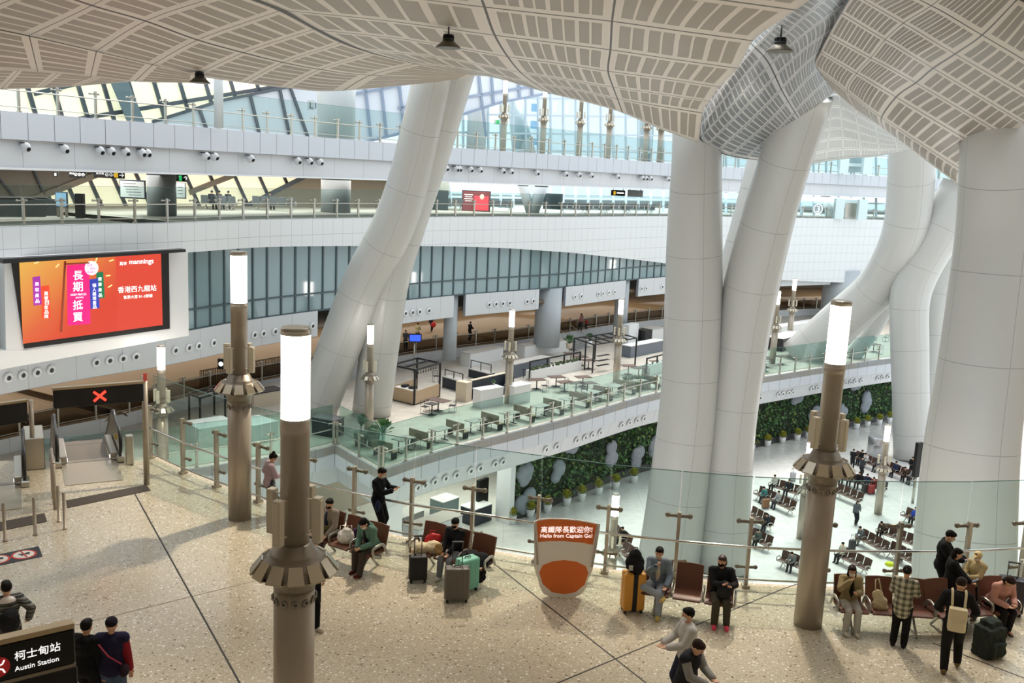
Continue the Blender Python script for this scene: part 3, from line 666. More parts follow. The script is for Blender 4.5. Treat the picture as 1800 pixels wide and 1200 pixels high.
wall_poly('wall_left', PLW, [(-100, 292), (205, 292), (165, 309), (60, 350), (38, 358), (-100, 358)], DRK, off=.4)
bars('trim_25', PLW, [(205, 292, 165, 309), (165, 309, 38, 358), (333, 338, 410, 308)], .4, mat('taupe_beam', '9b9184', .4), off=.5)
bars('trim_26', PLW, [(-20, 290, 30, 352), (58, 297, 78, 342)], .12, MULL, off=.5)
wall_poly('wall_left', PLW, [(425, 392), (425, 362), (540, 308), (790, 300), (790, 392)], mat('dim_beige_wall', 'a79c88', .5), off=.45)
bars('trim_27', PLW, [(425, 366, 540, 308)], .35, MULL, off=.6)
# glazing to the open air on the right
PLR = plane(760, 90, 1900, 150)
fr = MB()
for x in range(770, 1860, 22): fr.beam(onp(PLR, x, 120+(x-770)*.06), onp(PLR, x, 392), .16, .25, up=PLR[3])
for y in (170, 200, 232, 262, 345, 378): fr.beam(onp(PLR, 760, y), onp(PLR, 1900, y+18), .14, .18)
window2 = struct(fr.build('window_2', mat('pale_blue_mullions', 'c3d3de', .4)))
gw = MB().slab([onp(PLR, 760, 395, -.2), onp(PLR, 1900, 400, -.2), onp(PLR, 1900, 190, -.2), onp(PLR, 760, 120, -.2)], .02); gw.build('glazing', glass('sky_blue_glass', 'f2f9fb', .6, .02), window2)
# tilted white wall over the windows, behind the leaning column
wall_poly('wall_far', PLR, [(560, 120), (985, 120), (985, 160), (935, 168), (880, 180), (816, 200), (740, 226), (640, 250), (560, 255)], mat('pale_glazed_wall', 'dbe3ee', .3, emit='dbe6f5', es=0), off=4)
bars('trim_28', PLR, [(640, 250, 740, 226), (740, 226, 816, 200), (816, 200, 880, 180), (880, 180, 985, 160), (700, 190, 960, 148), (620, 166, 700, 150)]+[(x, 130, x+12, 240) for x in (640, 668, 700, 728, 842)]+[(864, 130, 868, 182), (888, 130, 892, 178), (912, 130, 914, 172), (934, 130, 936, 168)], .22, mat('slate_blue_line', '8d9db5', .4), off=4.2)
# building across the road seen through the windows
bl = wthing('building', 'blue and white banded building outside beyond the top windows', 'building', flat(atd(1090, 300, 210), ZM))
A = atd(930, 275, 205); B = atd(1330, 295, 230)
b = MB(); b.beam(flat(A, 8), flat(B, 8), 8, 44); b.build('facade', mat('white_facade', 'eef2f6', .6), bl)
for z, h in ((15.5, 1.3), (19, 1.6), (22.5, 1.6), (26, 1.4)):
    b = MB(); b.beam(flat(A, z)+Vector((0, -4.1, 0)), flat(B, z)+Vector((0, -4.1, 0)), .4, h); b.build('window_band', mat('sky_blue_windows', '8fb6d4', .2), bl)
# round columns and dark boxes inside
def ccol(px, wpx, d, z0, z1, label, m=CONC, name='round_column'):
    c = flat(atd(px, hz(px), d), 0); r = wpx*d/FPX/2
    return tag(MB().lathe([(r, z0), (r, z1)], c=(0, 0, 0), n=28).build(name, m, at=c), label, 'column')
ccol(283, 50, 56, ZM, ZU-2.6, 'dark grey round column on the middle balcony left of the route map'); ccol(591, 52, 70, ZM, ZU-2.6, 'slate blue round column on the middle balcony left of the leaning column')
ccol(590, 66, 66, ZU, 16, 'pale round column on the top balcony with a small sign', mat('pale_column', 'c4cbce', .35))
ccol(835, 34, 92, ZU, 17, 'grey round column on the top balcony under the sloping white wall', mat('pale_column', 'c4cbce', .35)); ccol(1130, 26, 105, ZU, 20, 'white round column on the top balcony far right', mat('pale_column', 'c4cbce', .35))
ccol(385, 16, 52, ZU, 14.5, 'slim pale steel column on the top balcony by the left pendant light', mat('pale_column', 'c4cbce', .35))
def strut(name, label, a, b, m):
    A = atd(*a[:3]); B = atd(*b[:3]); o = MB().tube([A-A, B-A], [a[3]*a[2]/FPX, b[3]*b[2]/FPX], 24).build(name, m, at=A); return tag(o, label, 'column')
strut('slanted_column', 'white slanted column on the top balcony beside the exit lamp', (905, 180, 96, 13), (922, 275, 96, 21), mat('pale_column', 'c4cbce', .35))
strut('slanted_column', 'left leg of the dark splayed columns on the middle balcony', (918, 322, 86, 9), (937, 388, 86, 8), CONC); strut('slanted_column', 'right leg of the dark splayed columns on the middle balcony', (953, 322, 86, 12), (934, 388, 86, 8), CONC)
strut('slanted_column', 'white slanted strut on the middle balcony by the round sign', (1442, 318, 117, 8), (1466, 392, 117, 8), WHITE)
for px, wd, l in ((616, 28, 'grey pier behind the lamp at the left end of the terrace'), (808, 24, 'pale grey column under the nozzle band left of centre'), (972, 46, 'wide pale grey column behind the terrace railing'), (1111, 24, 'pale grey column right of the black pergola'), (1303, 30, 'pale column behind the slanting strut'), (1500, 60, 'wide white column behind the branching column')):
    p = at_px(offset(PC, 1.2), px); r = wd*scr(flat(p, -4))[2]/FPX/2
    tag(MB().lathe([(r, ZT+.82), (r, -.9)], n=28).build('round_column', mat('pale_blue_column', 'aeb6bd', .4), at=flat(p, 0)), l, 'column')
# ================================================================== SIGNS AND SCREENS ON THE MIDDLE BALCONY
WTX = mat('white_lettering', 'f4f4f4', .5, emit='ffffff', es=.6)
def board(name, label, cat, px0, py0, px1, py1, d, m, thick=.12, face=None, group=None, frame=None):
    # upright flat board facing the hall at a given depth; returns root, axes and size for lettering
    A = atd(px0, (py0+py1)/2, d); B = atd(px1, (py0+py1)/2+(px1-px0)*math.tan(ROLL), d)
    z1 = atd((px0+px1)/2, py0, d).z; z0 = atd((px0+px1)/2, py1, d).z; ux = flat(B-A, 0).normalized(); wd = flat(B-A, 0).length; c = flat((A+B)/2, (z0+z1)/2)
    r = wthing(name, label, cat, c, group); ny = Vector((ux.y, -ux.x, 0)); M = Matrix((ux.to_4d(), (-ny).to_4d(), (0, 0, 1, 0), (0, 0, 0, 1))).transposed(); M[3][0] = M[3][1] = M[3][2] = 0; M[3][3] = 1; M[0][3] = M[1][3] = M[2][3] = 0
    MB().box(c, (wd, thick, z1-z0), M=M).build('panel', m, r, bev=.01)
    if name in ('direction_sign', 'exit_sign') and z1 > ZM and z1 < ZU-2.5:
        for s_ in (-.35, .35): MB().cyl(flat(c+ux*wd*s_, z1), flat(c+ux*wd*s_, ZU-2.5), .03, 8).build('hanger', SSTD, r)
    return r, c+ny*(thick/2+.006), ux, wd, z1-z0, ny
def rect(name, c, ux, w_, h_, m, par, ny, th=.01):
    q = [c-ux*w_/2-Vector((0, 0, h_/2)), c+ux*w_/2-Vector((0, 0, h_/2)), c+ux*w_/2+Vector((0, 0, h_/2)), c-ux*w_/2+Vector((0, 0, h_/2))]
    return MB().slab(q, th).build(name, m, par)
Z3 = Vector((0, 0, 1)); YEL = mat('yellow_sign', 'f2c230', .5, emit='f2c230', es=.4); GRN = mat('green_exit_sign', '1f9c55', .5, emit='1f9c55', es=.6)
r, f, ux, a, h, ny = board('direction_sign', 'black hanging sign with gate numbers one to three and an arrow', 'sign', 165, 301, 219, 313, 52, BLKG)
text('lettering', '售票處', h*.42, f-ux*a*.42+Z3*h*.05, ux, Z3, WTX, r); text('lettering', '①②③', h*.6, f-ux*a*.12-Z3*h*.2, ux, Z3, WTX, r); rect('pictogram', f+ux*a*.24, ux, a*.13, h*.7, YEL, r, ny); text('arrow', '→', h*.95, f+ux*a*.32-Z3*h*.3, ux, Z3, WTX, r)
r, f, ux, a, h, ny = board('direction_sign', 'black hanging sign with gate numbers four to six', 'sign', 122, 301, 151, 312, 53, BLKG); text('lettering', '④⑤⑥', h*.6, f-ux*a*.2-Z3*h*.2, ux, Z3, WTX, r); text('lettering', '月台', h*.4, f-ux*a*.47+Z3*h*.0, ux, Z3, WTX, r)
r, f, ux, a, h, ny = board('direction_sign', 'small black square sign hanging left of the gate number signs', 'sign', 94, 302, 103, 311, 53, BLKG); rect('pictogram', f, ux, a*.35, h*.5, WTX, r, ny)
r, f, ux, a, h, ny = board('exit_sign', 'black exit sign with green running man and up arrow', 'sign', 307, 307, 329, 319, 57, BLKG); rect('pictogram', f, ux, a*.24, h*.8, GRN, r, ny); text('arrow', '↑', h*.9, f+ux*a*.2-Z3*h*.3, ux, Z3, WTX, r)
r, f, ux, a, h, ny = board('information_screen', 'bluish notice display on two legs on the middle balcony', 'screen', 98, 337, 119, 364, 51, mat('dark_blue_frame', '2a3f58', .3)); rect('display', f, ux, a*.86, h*.88, mat('blue_display', '6f93ad', .2, emit='7fa6c0', es=.5), r, ny)
for s in (-.34, .34): MB().box(f+ux*a*s-ny*.1-Z3*(h*.5+.42), (.14, .1, .86)).build('leg', SSTD, r)
r, f, ux, a, h, ny = board('totem', 'narrow black totem beside the blue notice display', 'totem', 134, 340, 148, 387, 51, BLKG, .3)
r, f, ux, a, h, ny = board('route_map', 'framed white diagram board with dark border left of the dark column', 'notice board', 211, 316, 256, 349, 54, mat('dark_blue_frame', '2a3f58', .3)); rect('map_sheet', f, ux, a*.93, h*.86, mat('map_sheet', 'dfe3de', .4, emit='e6ece8', es=.35), r, ny)
for k in range(5): rect('map_line', f+ny*.012+ux*a*(.05*k-.1)+Z3*h*(.3-.15*k), ux, a*(.5+.08*(k % 2)), h*.03, mat('map_ink', '5c6670', .5), r, ny)
r, f, ux, a, h, ny = board('route_map', 'white diagram board right of the dark column under the exit sign', 'notice board', 308, 320, 327, 349, 58, mat('pale_frame', 'b8bcc0', .3)); rect('map_sheet', f, ux, a*.85, h*.86, mat('map_sheet', 'dfe3de', .4), r, ny)
for k in range(3): rect('map_line', f+ny*.012+Z3*h*(.2-.2*k), ux, a*.5, h*.03, mat('map_ink', '5c6670', .5), r, ny)
r, f, ux, a, h, ny = board('poster_screen', 'red and dark advertising screen with a figure in red on the middle balcony', 'screen', 812, 335, 862, 372, 84, BLKG); rect('display', f, ux, a*.95, h*.92, mat('poster_dark', '6a3436', .4, emit='80353a', es=.6), r, ny)
PRED = mat('poster_red', 'd23a44', .4, emit='d8404a', es=.8); rect('picture', f+ny*.02+ux*a*.18-Z3*h*.08, ux, a*.5, h*.68, PRED, r, ny)
b = MB(); b.ell(f+ny*.03+ux*a*.2+Z3*h*.22, (.2, .05, .24), 12); b.build('picture_face', mat('poster_skin', 'e9c4b2', .5, emit='e9c4b2', es=.5), r)
for k in range(4): rect('text_line', f+ny*.02-ux*a*.27+Z3*h*(.3-.1*k), ux, a*(.3-.05*(k % 2)), h*.035, WTX, r, ny)
board('display_board', 'dark board on the middle balcony right of the leaning column', 'board', 760, 334, 788, 383, 83, mat('dark_teal_board', '39464a', .3)); board('display_board', 'dark green board on the middle balcony right of the splayed columns', 'board', 955, 340, 989, 368, 88, mat('dark_teal_board', '39464a', .3))
r, f, ux, a, h, ny = board('direction_sign', 'dark hanging sign with yellow mark above the middle balcony seats', 'sign', 1074, 334, 1099, 344, 92, BLKG); rect('pictogram', f-ux*a*.25, ux, a*.15, h*.6, YEL, r, ny); rect('text_line', f+ux*a*.15, ux, a*.5, h*.25, WTX, r, ny)
r, f, ux, a, h, ny = board('direction_sign', 'grey hanging sign beside the dark sign above the middle balcony seats', 'sign', 1103, 334, 1130, 346, 92, GREY)
r, f, ux, a, h, ny = board('exit_sign', 'green and white exit sign on the lamp post of the top balcony', 'sign', 869, 211, 893, 219, 88, mat('pale_green_sign', 'b9d8c9', .4)); rect('pictogram', f-ux*a*.25, ux, a*.2, h*.8, GRN, r, ny)
r, f, ux, a, h, ny = board('level_sign', 'small grey level sign on the round column of the top balcony', 'sign', 540, 176, 553, 193, 61, mat('pale_column', 'c4cbce', .35), .02); text('lettering', 'L1', h*.95, f-ux*a*.25-Z3*h*.35, ux, Z3, mat('dark_lettering', '3c4246', .5), r)
r, f, ux, a, h, ny = board('number_sign', 'round number three sign on glass right of the forked column', 'sign', 1430, 358, 1446, 376, 106, mat('grey_blue_sign', '8da0a8', .4), .03); text('lettering', '3', h*.85, f-ux*a*.22-Z3*h*.3, ux, Z3, WTX, r); b = MB(); b.tube([f+ux*math.cos(k*PI/12)*a*.46+Z3*math.sin(k*PI/12)*a*.5 for k in range(25)], .05, 6); b.build('ring', WTX, r)
# glass lift tower on the right
lt = wthing('lift_tower', 'glass lift tower with pale frame between the balconies at right', 'lift', flat(atd(1503, 340, 110), ZM))
for x in (1478, 1519): b = MB(); P0 = flat(atd(x, hz(x), 109), 0); b.beam(flat(P0, ZM), flat(P0, ZU-2.8), 1.0, .8, up=(0, 1, 0)); b.beam(flat(P0, ZU+.05), flat(P0, 17), 1.0, .8, up=(0, 1, 0)); b.build('pillar', mat('pale_aqua_pillar', 'cfe3e6', .3), lt)
P0 = flat(atd(1498, hz(1498), 111), 0); MB().box(flat(P0, 13), (1.9, .6, 4.8)).build('car_shaft', mat('shaft_glass', '9fb4bb', .08, 0, spec=.8), lt)
for z in (7.2, 11.4, 12.8): MB().box(flat(P0, z)+Vector((0, -.8, 0)), (2.6, .3, .35)).build('cross_beam', mat('pale_aqua_pillar', 'cfe3e6', .3), lt)
MB().box(flat(P0, ZM+1.1)+Vector((0, -.6, 0)), (1.6, .3, 2.2)).build('lift_door', SST, lt)

# fill lights added under the soffits to brighten the inner corridors, no fittings
def soffit_fill(px, off, z, e, col=(1, .91, .79), sx=14, sy=2):
    P = offset(PC, off); p = at_px(P, px); i = P.index(p); t = P[min(i+1, len(P)-1)]-P[max(i-1, 0)]
    L = bpy.data.lights.new('soffit_fill_light', 'AREA'); L.shape = 'RECTANGLE'; L.size = sx; L.size_y = sy; L.energy = e; L.color = col
    o = bpy.data.objects.new('soffit_fill_light', L); COL.objects.link(o); o.location = flat(p, z); o.rotation_euler = (0, 0, math.atan2(t.y, t.x))
for px in (-60, 150, 330, 520, 720, 900, 1080, 1300, 1500): soffit_fill(px, 13.5, -2.4, 430, sy=15)
for px in (0, 200, 400, 600, 800): soffit_fill(px, 7, ZU-2.75, 600, (1, .95, .88), sy=5)
for px in (900, 1050, 1200, 1400, 1600): soffit_fill(px, 12, ZU-2.75, 2200, (.92, .97, 1), sy=16)
# ================================================================== ESCALATORS
pa, pb = atz(242, 846, 0), atz(210, 802, 0); pc_, pd = atz(105, 868, 0), atz(113, 817, 0)
EDIR = flat((pb-pa).normalized()+(pd-pc_).normalized(), 0).normalized(); ERZ = math.atan2(EDIR.y, EDIR.x)-PI/2
def escalator(label, left_newel, right_newel):
    # origin midway between the newels, y runs down the flight
    A = flat(left_newel, 0); B = flat(right_newel, 0); c = (A+B)/2; hw = (B-A).length/2
    t = thing('escalator', label, 'escalator', c, ERZ)
    LF, LI = 1.9, 11.5                                             # level run, inclined run (30 degrees)
    c3, s3 = math.cos(R(30)), math.sin(R(30))
    def pt(s, up): return Vector((0, s, up)) if s <= LF else Vector((0, LF+(s-LF)*c3, up-(s-LF)*s3))
    rub = mat('black_handrail', '1c1c1e', .35); inn = mat('brushed_inner_panel', 'a39a8c', .3, .6); st = mat('escalator_steps', '6f6a62', .5, .3)
    b = MB(); b.box((0, -1.05, .008), (hw*2-.2, 2.0, .016)); b.build('floor_plate', mat('ribbed_floor_plate', 'aca493', .35, .5, bump=.1, bscale=60), t)
    b = MB(); b.box((0, .02, .014), (hw*2-.5, .2, .02)); b.build('comb', mat('yellow_grey_comb', '8d877c', .4, .4), t)
    for k in range(26):
        s = .15+.42*(k+.5); p = pt(s, -.02 if s < LF else -.02); z = 0.0 if s < LF else math.floor((s-LF)/.42+.5)*-.21
        y = .15+.42*(k+.5) if s < LF else LF+(k-3.6)*.364
        q = MB(); q.box((0, y, z-.12), (hw*2-.52, .42 if s < LF else .40, .22)); q.build('step', st, t)
    for sx in (-1, 1):
        b = MB(); x = sx*hw; prof = [pt(s, .84) for s in (0, LF, LF+LI)]; bot = [pt(s, .05) for s in (LF+LI, LF, 0)]
        pts = [Vector((x, p.y, p.z)) for p in [Vector((0, -.32, .62)), Vector((0, -.2, .82))]+prof+bot+[Vector((0, -.28, .12))]]
        n = len(pts); b.add([p-Vector((.03, 0, 0)) for p in pts]+[p+Vector((.03, 0, 0)) for p in pts], [list(range(n)), list(range(n, 2*n))[::-1]]+[(i, n+i, n+(i+1) % n, (i+1) % n) for i in range(n)])
        o = b.build('balustrade', inn, t)
        hp = [Vector((x, .5, .16)), Vector((x, -.1, .16)), Vector((x, -.34, .28)), Vector((x, -.46, .52)), Vector((x, -.36, .78)), Vector((x, -.12, .9)), Vector((x, LF*.55, .92)), Vector((x, LF, .92))]+[Vector((x, pt(LF+LI*k/4, .92).y, pt(LF+LI*k/4, .92).z)) for k in (1, 2, 3, 4)]
        MB().tube(smooth_curve(hp, 50), .05, 10).build('handrail', rub, t)
        b = MB(); b.add([(x-sx*.05, -.3, .05), (x-sx*.25, -.1, .02), (x-sx*.25, LF, .02), (x-sx*.05, LF, .16), (x-sx*.05, -.25, .16), (x-sx*.25, -.05, .06), (x-sx*.25, LF, .06)], [(0, 1, 5, 4), (1, 2, 6, 5), (4, 5, 6, 3), (0, 4, 3, 2, 1)])
        b.beam((x-sx*.15, -.1, .12), (x-sx*.15, LF, .12), .2, .2); b.beam((x-sx*.15, LF, .12), (x-sx*.15, LF+LI*c3, .12-LI*s3), .2, .2); b.build('skirt', SST, t, bev=.02)
        b = MB(); b.box((x, -.2, .09), (.22, .5, .18)); b.build('newel_base', SST, t, bev=.03)
        b = MB(); b.cyl((x-sx*.26, -.03, .1), (x-sx*.2, -.03, .1), .05, 12); b.build('guide_light', mat('white_guide_light', 'ffffff', .3, emit='eef3ff', es=3), t)
        for k in (0, 1): q = MB(); q.box((x-sx*.04, .35+.45*k, .55-.1*k), (.02, .1, .16)); q.build('safety_sticker', mat('yellow_sticker', 'e3c64a', .5), t)
    b = MB(); b.add([(-hw-.1, 0, -.9), (hw+.1, 0, -.9), (hw+.1, LF, -.9), (-hw-.1, LF, -.9), (-hw-.1, LF+LI*c3, -.9-LI*s3), (hw+.1, LF+LI*c3, -.9-LI*s3), (hw+.1, LF+LI*c3, -.3-LI*s3), (-hw-.1, LF+LI*c3, -.3-LI*s3), (hw+.1, LF, -.3), (-hw-.1, LF, -.3), (hw+.1, 0, -.25), (-hw-.1, 0, -.25)], [(0, 1, 2, 3), (3, 2, 5, 4), (4, 5, 6, 7), (7, 6, 8, 9), (9, 8, 10, 11), (0, 11, 10, 1), (1, 10, 8, 2), (2, 8, 6, 5), (0, 3, 9, 11), (3, 4, 7, 9)])
    b.build('truss', mat('truss_cladding', 'b3aa9c', .4), t)
    return t
wr = atz(203, 800, 0); wl = atz(107, 821, 0)
escalator('right hand escalator going down beside the curved glass, under the red cross sign', wl, wr)
w2 = atz(38, 842, 0); escalator('left hand escalator cut off by the left edge of the frame', w2-(wr-wl), w2)
cab = atz(62, 826, 0); o = MB().box((0, .7, .45), (.5, 1.4, .9)).build('machine_cabinet', SST, at=cab, bev=.02); o.rotation_euler = (0, 0, ERZ); tag(o, 'low stainless steel cabinet between the two escalators', 'cabinet')
o = MB().box((0, 0, .42), (.2, .26, .84)).build('steel_bollard', SST, at=atz(228, 815, 0), bev=.02); o.rotation_euler = (0, 0, ERZ); tag(o, 'square stainless bollard between the right escalator and the curved glass', 'bollard')
# overhead lane signs
def lane_sign(label, p0, d, x0, y0, x1, y1, hpx, post=None, cross=False):
    A = atd(x0, y0, d*.953); B = atd(x1, y1, d); ux = (B-A); zoff = ux.z; ux = flat(ux, 0).normalized(); Lw = flat(B-A, 0).length; hh = hpx*d/FPX; zt = (A.z+B.z)/2
    c = flat((A+B)/2, zt-hh/2); t = wthing('lane_sign', label, 'sign', post if post else c); ny = Vector((ux.y, -ux.x, 0)); rz = math.atan2(ux.y, ux.x)
    MB().box(c, (Lw, .13, hh), rz).build('display', mat('black_led_display', '09090c', .6), t, bev=.015)
    MB().box(c+Vector((0, 0, hh/2+.03)), (Lw+.04, .16, .06), rz).build('top_frame', mat('bronze_frame', 'b09d80', .35, .6), t)
    if cross:
        X = mat('red_led_cross', 'ff3a2e', .4, emit='ff3324', es=2.2); k = hh*.3; f = c+ny*.08
        b = MB(); b.beam(f-ux*k+Vector((0, 0, k*.85)), f+ux*k-Vector((0, 0, k*.85)), .055, .02, up=ny); b.beam(f-ux*k-Vector((0, 0, k*.85)), f+ux*k+Vector((0, 0, k*.85)), .055, .02, up=ny); b.build('cross', X, t)
    if post:
        MB().cyl(post, flat(post, zt+.15), .075, 18).build('post', STEEL, t)
        b = MB(); b.box(flat(post, zt+.12)+ny*.08, (.1, .02, .2), rz); b.build('notice', mat('red_white_notice', 'd8584e', .5), t)
    else:
        b = MB(); e = c+ux*(Lw/2+.12); b.cyl(flat(e, 0), flat(e, zt+.02), .06, 14); b.build('post', STEEL, t)
    return t
po = atz(258, 851, 0); dp = scr(po)[2]-.7
lane_sign('black lane sign with a red cross above the right escalator', None, dp, 93, 686, 251, 672, 32, po, True)
lane_sign('blank black lane sign above the left escalator, cut by the frame', None, dp+1.2, -70, 719, 46, 707, 36)
for (x, y), l in (((9, 951), 'steel guide bollard nearest the left frame edge'), ((62, 940), 'steel guide bollard, second from the left frame edge'), ((114, 930), 'steel guide bollard nearest the dark mat'), ((104, 917), 'steel guide bollard just behind the one by the dark mat')):
    o = MB().lathe([(.05, 0), (.05, .03), (.036, .03), (.036, .88), (.02, .9)], n=16).build('guide_bollard', STEEL, at=atz(x, y, 0)); tag(o, l, 'bollard')
bp = atz(97, 895, 0); br = thing('queue_barrier', 'steel barrier frame with a narrow red notice between the escalators', 'barrier', bp, ERZ)
for y in (0, .45, .9, 1.35): MB().cyl((0, y, 0), (0, y, 1.15), .04, 12).build('post', STEEL, br)
MB().cyl((0, 0, 1.15), (0, 1.35, 1.15), .035, 10).build('top_rail', STEEL, br); q = MB(); q.box((0, .2, .75), (.04, .34, .7)); q.build('notice_board', mat('dark_red_notice', '8c3b3a', .5), br)
q = MB(); q.box((.0, .95, .6), (.02, .7, .9)); q.build('glass_panel', GLN, br)
def floor_quad(name, label, cat, px, m, h=.012):
    q = [atz(x, y, 0) for x, y in px]; c = sum(q, Vector())/4; return tag(MB().prism([(p.x, p.y) for p in q], .001, h).build(name, m, off=flat(c, 0)), label, cat)
MATD = mat('dark_ribbed_mat', '4e4640', .8, bump=.3, bscale=80)
floor_quad('floor_mat', 'dark ribbed mat in front of the right escalator', 'mat', [(118, 893), (265, 862), (257, 852), (116, 880)], MATD)
floor_quad('floor_mat', 'dark ribbed mat in front of the left escalator', 'mat', [(-60, 945), (83, 917), (78, 902), (-60, 930)], MATD)
st = floor_quad('floor_sticker', 'black floor sticker with red and white prohibition signs', 'floor sticker', [(-90, 1013), (75, 978), (68, 960), (-90, 992)], mat('dark_blue_sticker', '1f2029', .5), .006)
so = Vector(st.location)
for px, py in ((42, 975), (-5, 984)):
    c = atz(px, py, 0)-so; MB().cyl(c+Vector((0, 0, .004)), c+Vector((0, 0, .010)), .25, 28).build('red_disc', mat('sign_red', 'c8352f', .5), st); MB().cyl(c+Vector((0, 0, .004)), c+Vector((0, 0, .0135)), .205, 28).build('white_disc', mat('sign_white', 'ece9e4', .5), st)
    b = MB(); b.beam(c+Vector((-.1, -.03, .017)), c+Vector((.1, .05, .017)), .04, .004); b.beam(c+Vector((-.02, -.08, .017)), c+Vector((.03, .1, .017)), .035, .004); b.ell(c+Vector((.05, .1, .017)), (.03, .03, .004), 8); b.build('pictogram', BLACK, st)
    MB().beam(c+Vector((-.13, .13, .02)), c+Vector((.13, -.13, .02)), .03, .003).build('red_bar', mat('sign_red', 'c8352f', .5), st)
# ================================================================== STATION SIGN AT THE BOTTOM LEFT
d0 = 12.6; A = atd(-150, 1166, d0*.915); B = atd(130, 1101, d0); ux = flat(B-A, 0).normalized(); ny = Vector((ux.y, -ux.x, 0)); rz = math.atan2(ux.y, ux.x); wd = flat(B-A, 0).length; zt = B.z
sg = wthing('station_sign', 'black freestanding station sign with red roundel and white lettering at the bottom left', 'sign', flat((A+B)/2, 0))
c = flat((A+B)/2, zt-.25); MB().box(c, (wd, .1, .5), rz).build('name_panel', BLKG, sg, bev=.02); MB().box(c-Vector((0, 0, .56)), (wd+.04, .1, .5), rz).build('lower_panel', BLKG, sg, bev=.02)
MB().box(c+Vector((0, 0, .3)), (wd-.02, .16, .07), rz).build('top_rail', mat('bronze_frame', 'b09d80', .35, .6), sg); MB().box(c-Vector((0, 0, .28)), (wd, .07, .05), rz).build('middle_rail', SSTD, sg)
for s in (-.46, .47): MB().box(flat(c+ux*wd*s-ny*.06, (zt+.03)/2), (.07, .06, zt+.03), rz).build('post', SSTD, sg)
f = c+ny*.056; rgt = c+ux*wd/2+ny*.056
text('lettering', '柯士甸站', .19, rgt-ux*.73+Vector((0, 0, .0)), ux, Z3, WTX, sg, width=.54); text('lettering', 'Austin Station', .118, rgt-ux*.73-Vector((0, 0, .15)), ux, Z3, WTX, sg, width=.52)
RED = mat('roundel_red', 'd0202c', .45); cc = rgt-ux*.92-Vector((0, 0, .04)); q = MB(); q.add([cc+ux*.14*math.cos(k*PI/18)+Z3*.14*math.sin(k*PI/18)+ny*.004 for k in range(36)]+[cc+ux*.14*math.cos(k*PI/18)+Z3*.14*math.sin(k*PI/18) for k in range(36)], [list(range(36)), list(range(36, 72))[::-1]]+[(i, 36+i, 36+(i+1) % 36, (i+1) % 36) for i in range(36)]); q.build('roundel', RED, sg)
q = MB(); g = cc+ny*.008; q.beam(g-Z3*.1, g+Z3*.1, .022, .006, up=ny)
for s in (-1, 1): q.tube([g+ux*.075+Z3*s*.085, g+ux*.05+Z3*s*.035, g+Z3*s*.02, g-ux*.05+Z3*s*.035, g-ux*.075+Z3*s*.085], .011, 6)
q.build('emblem', WTX, sg)
# ================================================================== BIG SCREEN
PLS = plane(20, 41.2, 300, 46.6)
def son(x, y, o=0): return onp(PLS, x, y, o)
ux = PLS[2]; ny = PLS[3]
def srect(name, px, m, par, o0=0, th=.03):
    q = [son(x, y, o0) for x, y in px]; b = MB(); n = len(q); b.add([p+ny*th for p in q]+q, [list(range(n)), list(range(n, 2*n))[::-1]]+[(i, n+i, n+(i+1) % n, (i+1) % n) for i in range(n)]); return b.build(name, m, par)
sc = wthing('advertising_screen', 'huge lit advertising screen in red and orange on the left wall', 'screen', son(160, 520))
srect('housing', [(-6, 640), (312, 584), (310, 436), (-10, 452)], WHITE, sc, -1.2, 1.15)
srect('black_frame', [(42, 612), (297, 577), (295, 441), (18, 452)], BLACK, sc, -.05, .1)
srect('canopy', [(-4, 461), (316, 441), (316, 436), (-4, 453)], mat('dark_canopy', '23262c', .4), sc, 0, .6)
n = NB('ad_background'); (u, v, _), _ = n.coord()
g = n.math('ADD', n.math('MULTIPLY', u, .62), n.math('MULTIPLY', n.math('SUBTRACT', 1.0, v), .45))
cc_ = n.ramp(g, [(0, 'fbc35a'), (.2, 'f8a24d'), (.42, 'f26f3e'), (.62, 'ee4b33'), (1, 'ee4430')])
rt = n.math('GREATER_THAN', u, .655); cc_ = n.mix(rt, cc_, lin('f24d38'))
n.put(cc_, n.b.inputs['Emission Color']); n.b.inputs['Emission Strength'].default_value = .62; ADM = n.out(lin('1a1210'), .4)
C4 = [(41, 604), (286, 571), (283, 445), (34, 457)]; q = [son(x, y, .1) for x, y in C4]
b = MB(); N = 12; L_ = lambda a, c, t: a.lerp(c, t)
b.grid([[L_(L_(q[0], q[1], j/N), L_(q[3], q[2], j/N), i/N) for j in range(N+1)] for i in range(N+1)], smooth=False); b.build('display', ADM, sc, solid=-.03)
def em(nm, c, e=.8): return mat(nm, c, .5, emit=c, es=e)
PINK = em('ad_pink', 'e51c74', .5); WH = em('ad_white', 'ffffff', .7)
def flag(name, x0, y0, x1, y1, m, dy=0, o=.14): return srect(name, [(x0+2, y1), (x1+3, y1-2+dy), (x1, y0-2+dy), (x0, y0)], m, sc, o, .02)
flag('banner', 117, 466, 156, 572, PINK, -1, .17); flag('purple_flag', 57, 487, 70, 537, em('ad_purple', '9a2f9e', .5)); flag('orange_flag', 72, 503, 86, 560, em('ad_orange_red', 'd7432a', .5), 0, .13); flag('green_flag', 169, 479, 181, 525, em('ad_green', '12704a', .45)); flag('blue_flag', 157, 491, 172, 543, em('ad_blue', '2c3aa0', .5), 0, .15)
b = MB(); b.tube([son(114.5, 459, .2), son(107.5, 583, .2)], .05, 8); b.tube([son(114, 464, .2), son(157, 462, .2)], .04, 8); b.build('banner_pole', em('ad_pole', '8a3b2a', .4), sc)
rc = son(161, 471, .2); b = MB(); b.add([rc+ux*.31*math.cos(k*PI/16)+Z3*.33*math.sin(k*PI/16)+ny*.02 for k in range(32)], [list(range(32))]); b.add([rc+ux*.31*math.cos(k*PI/16)+Z3*.33*math.sin(k*PI/16) for k in range(32)], [list(range(32))[::-1]]); b.build('badge', WH, sc)
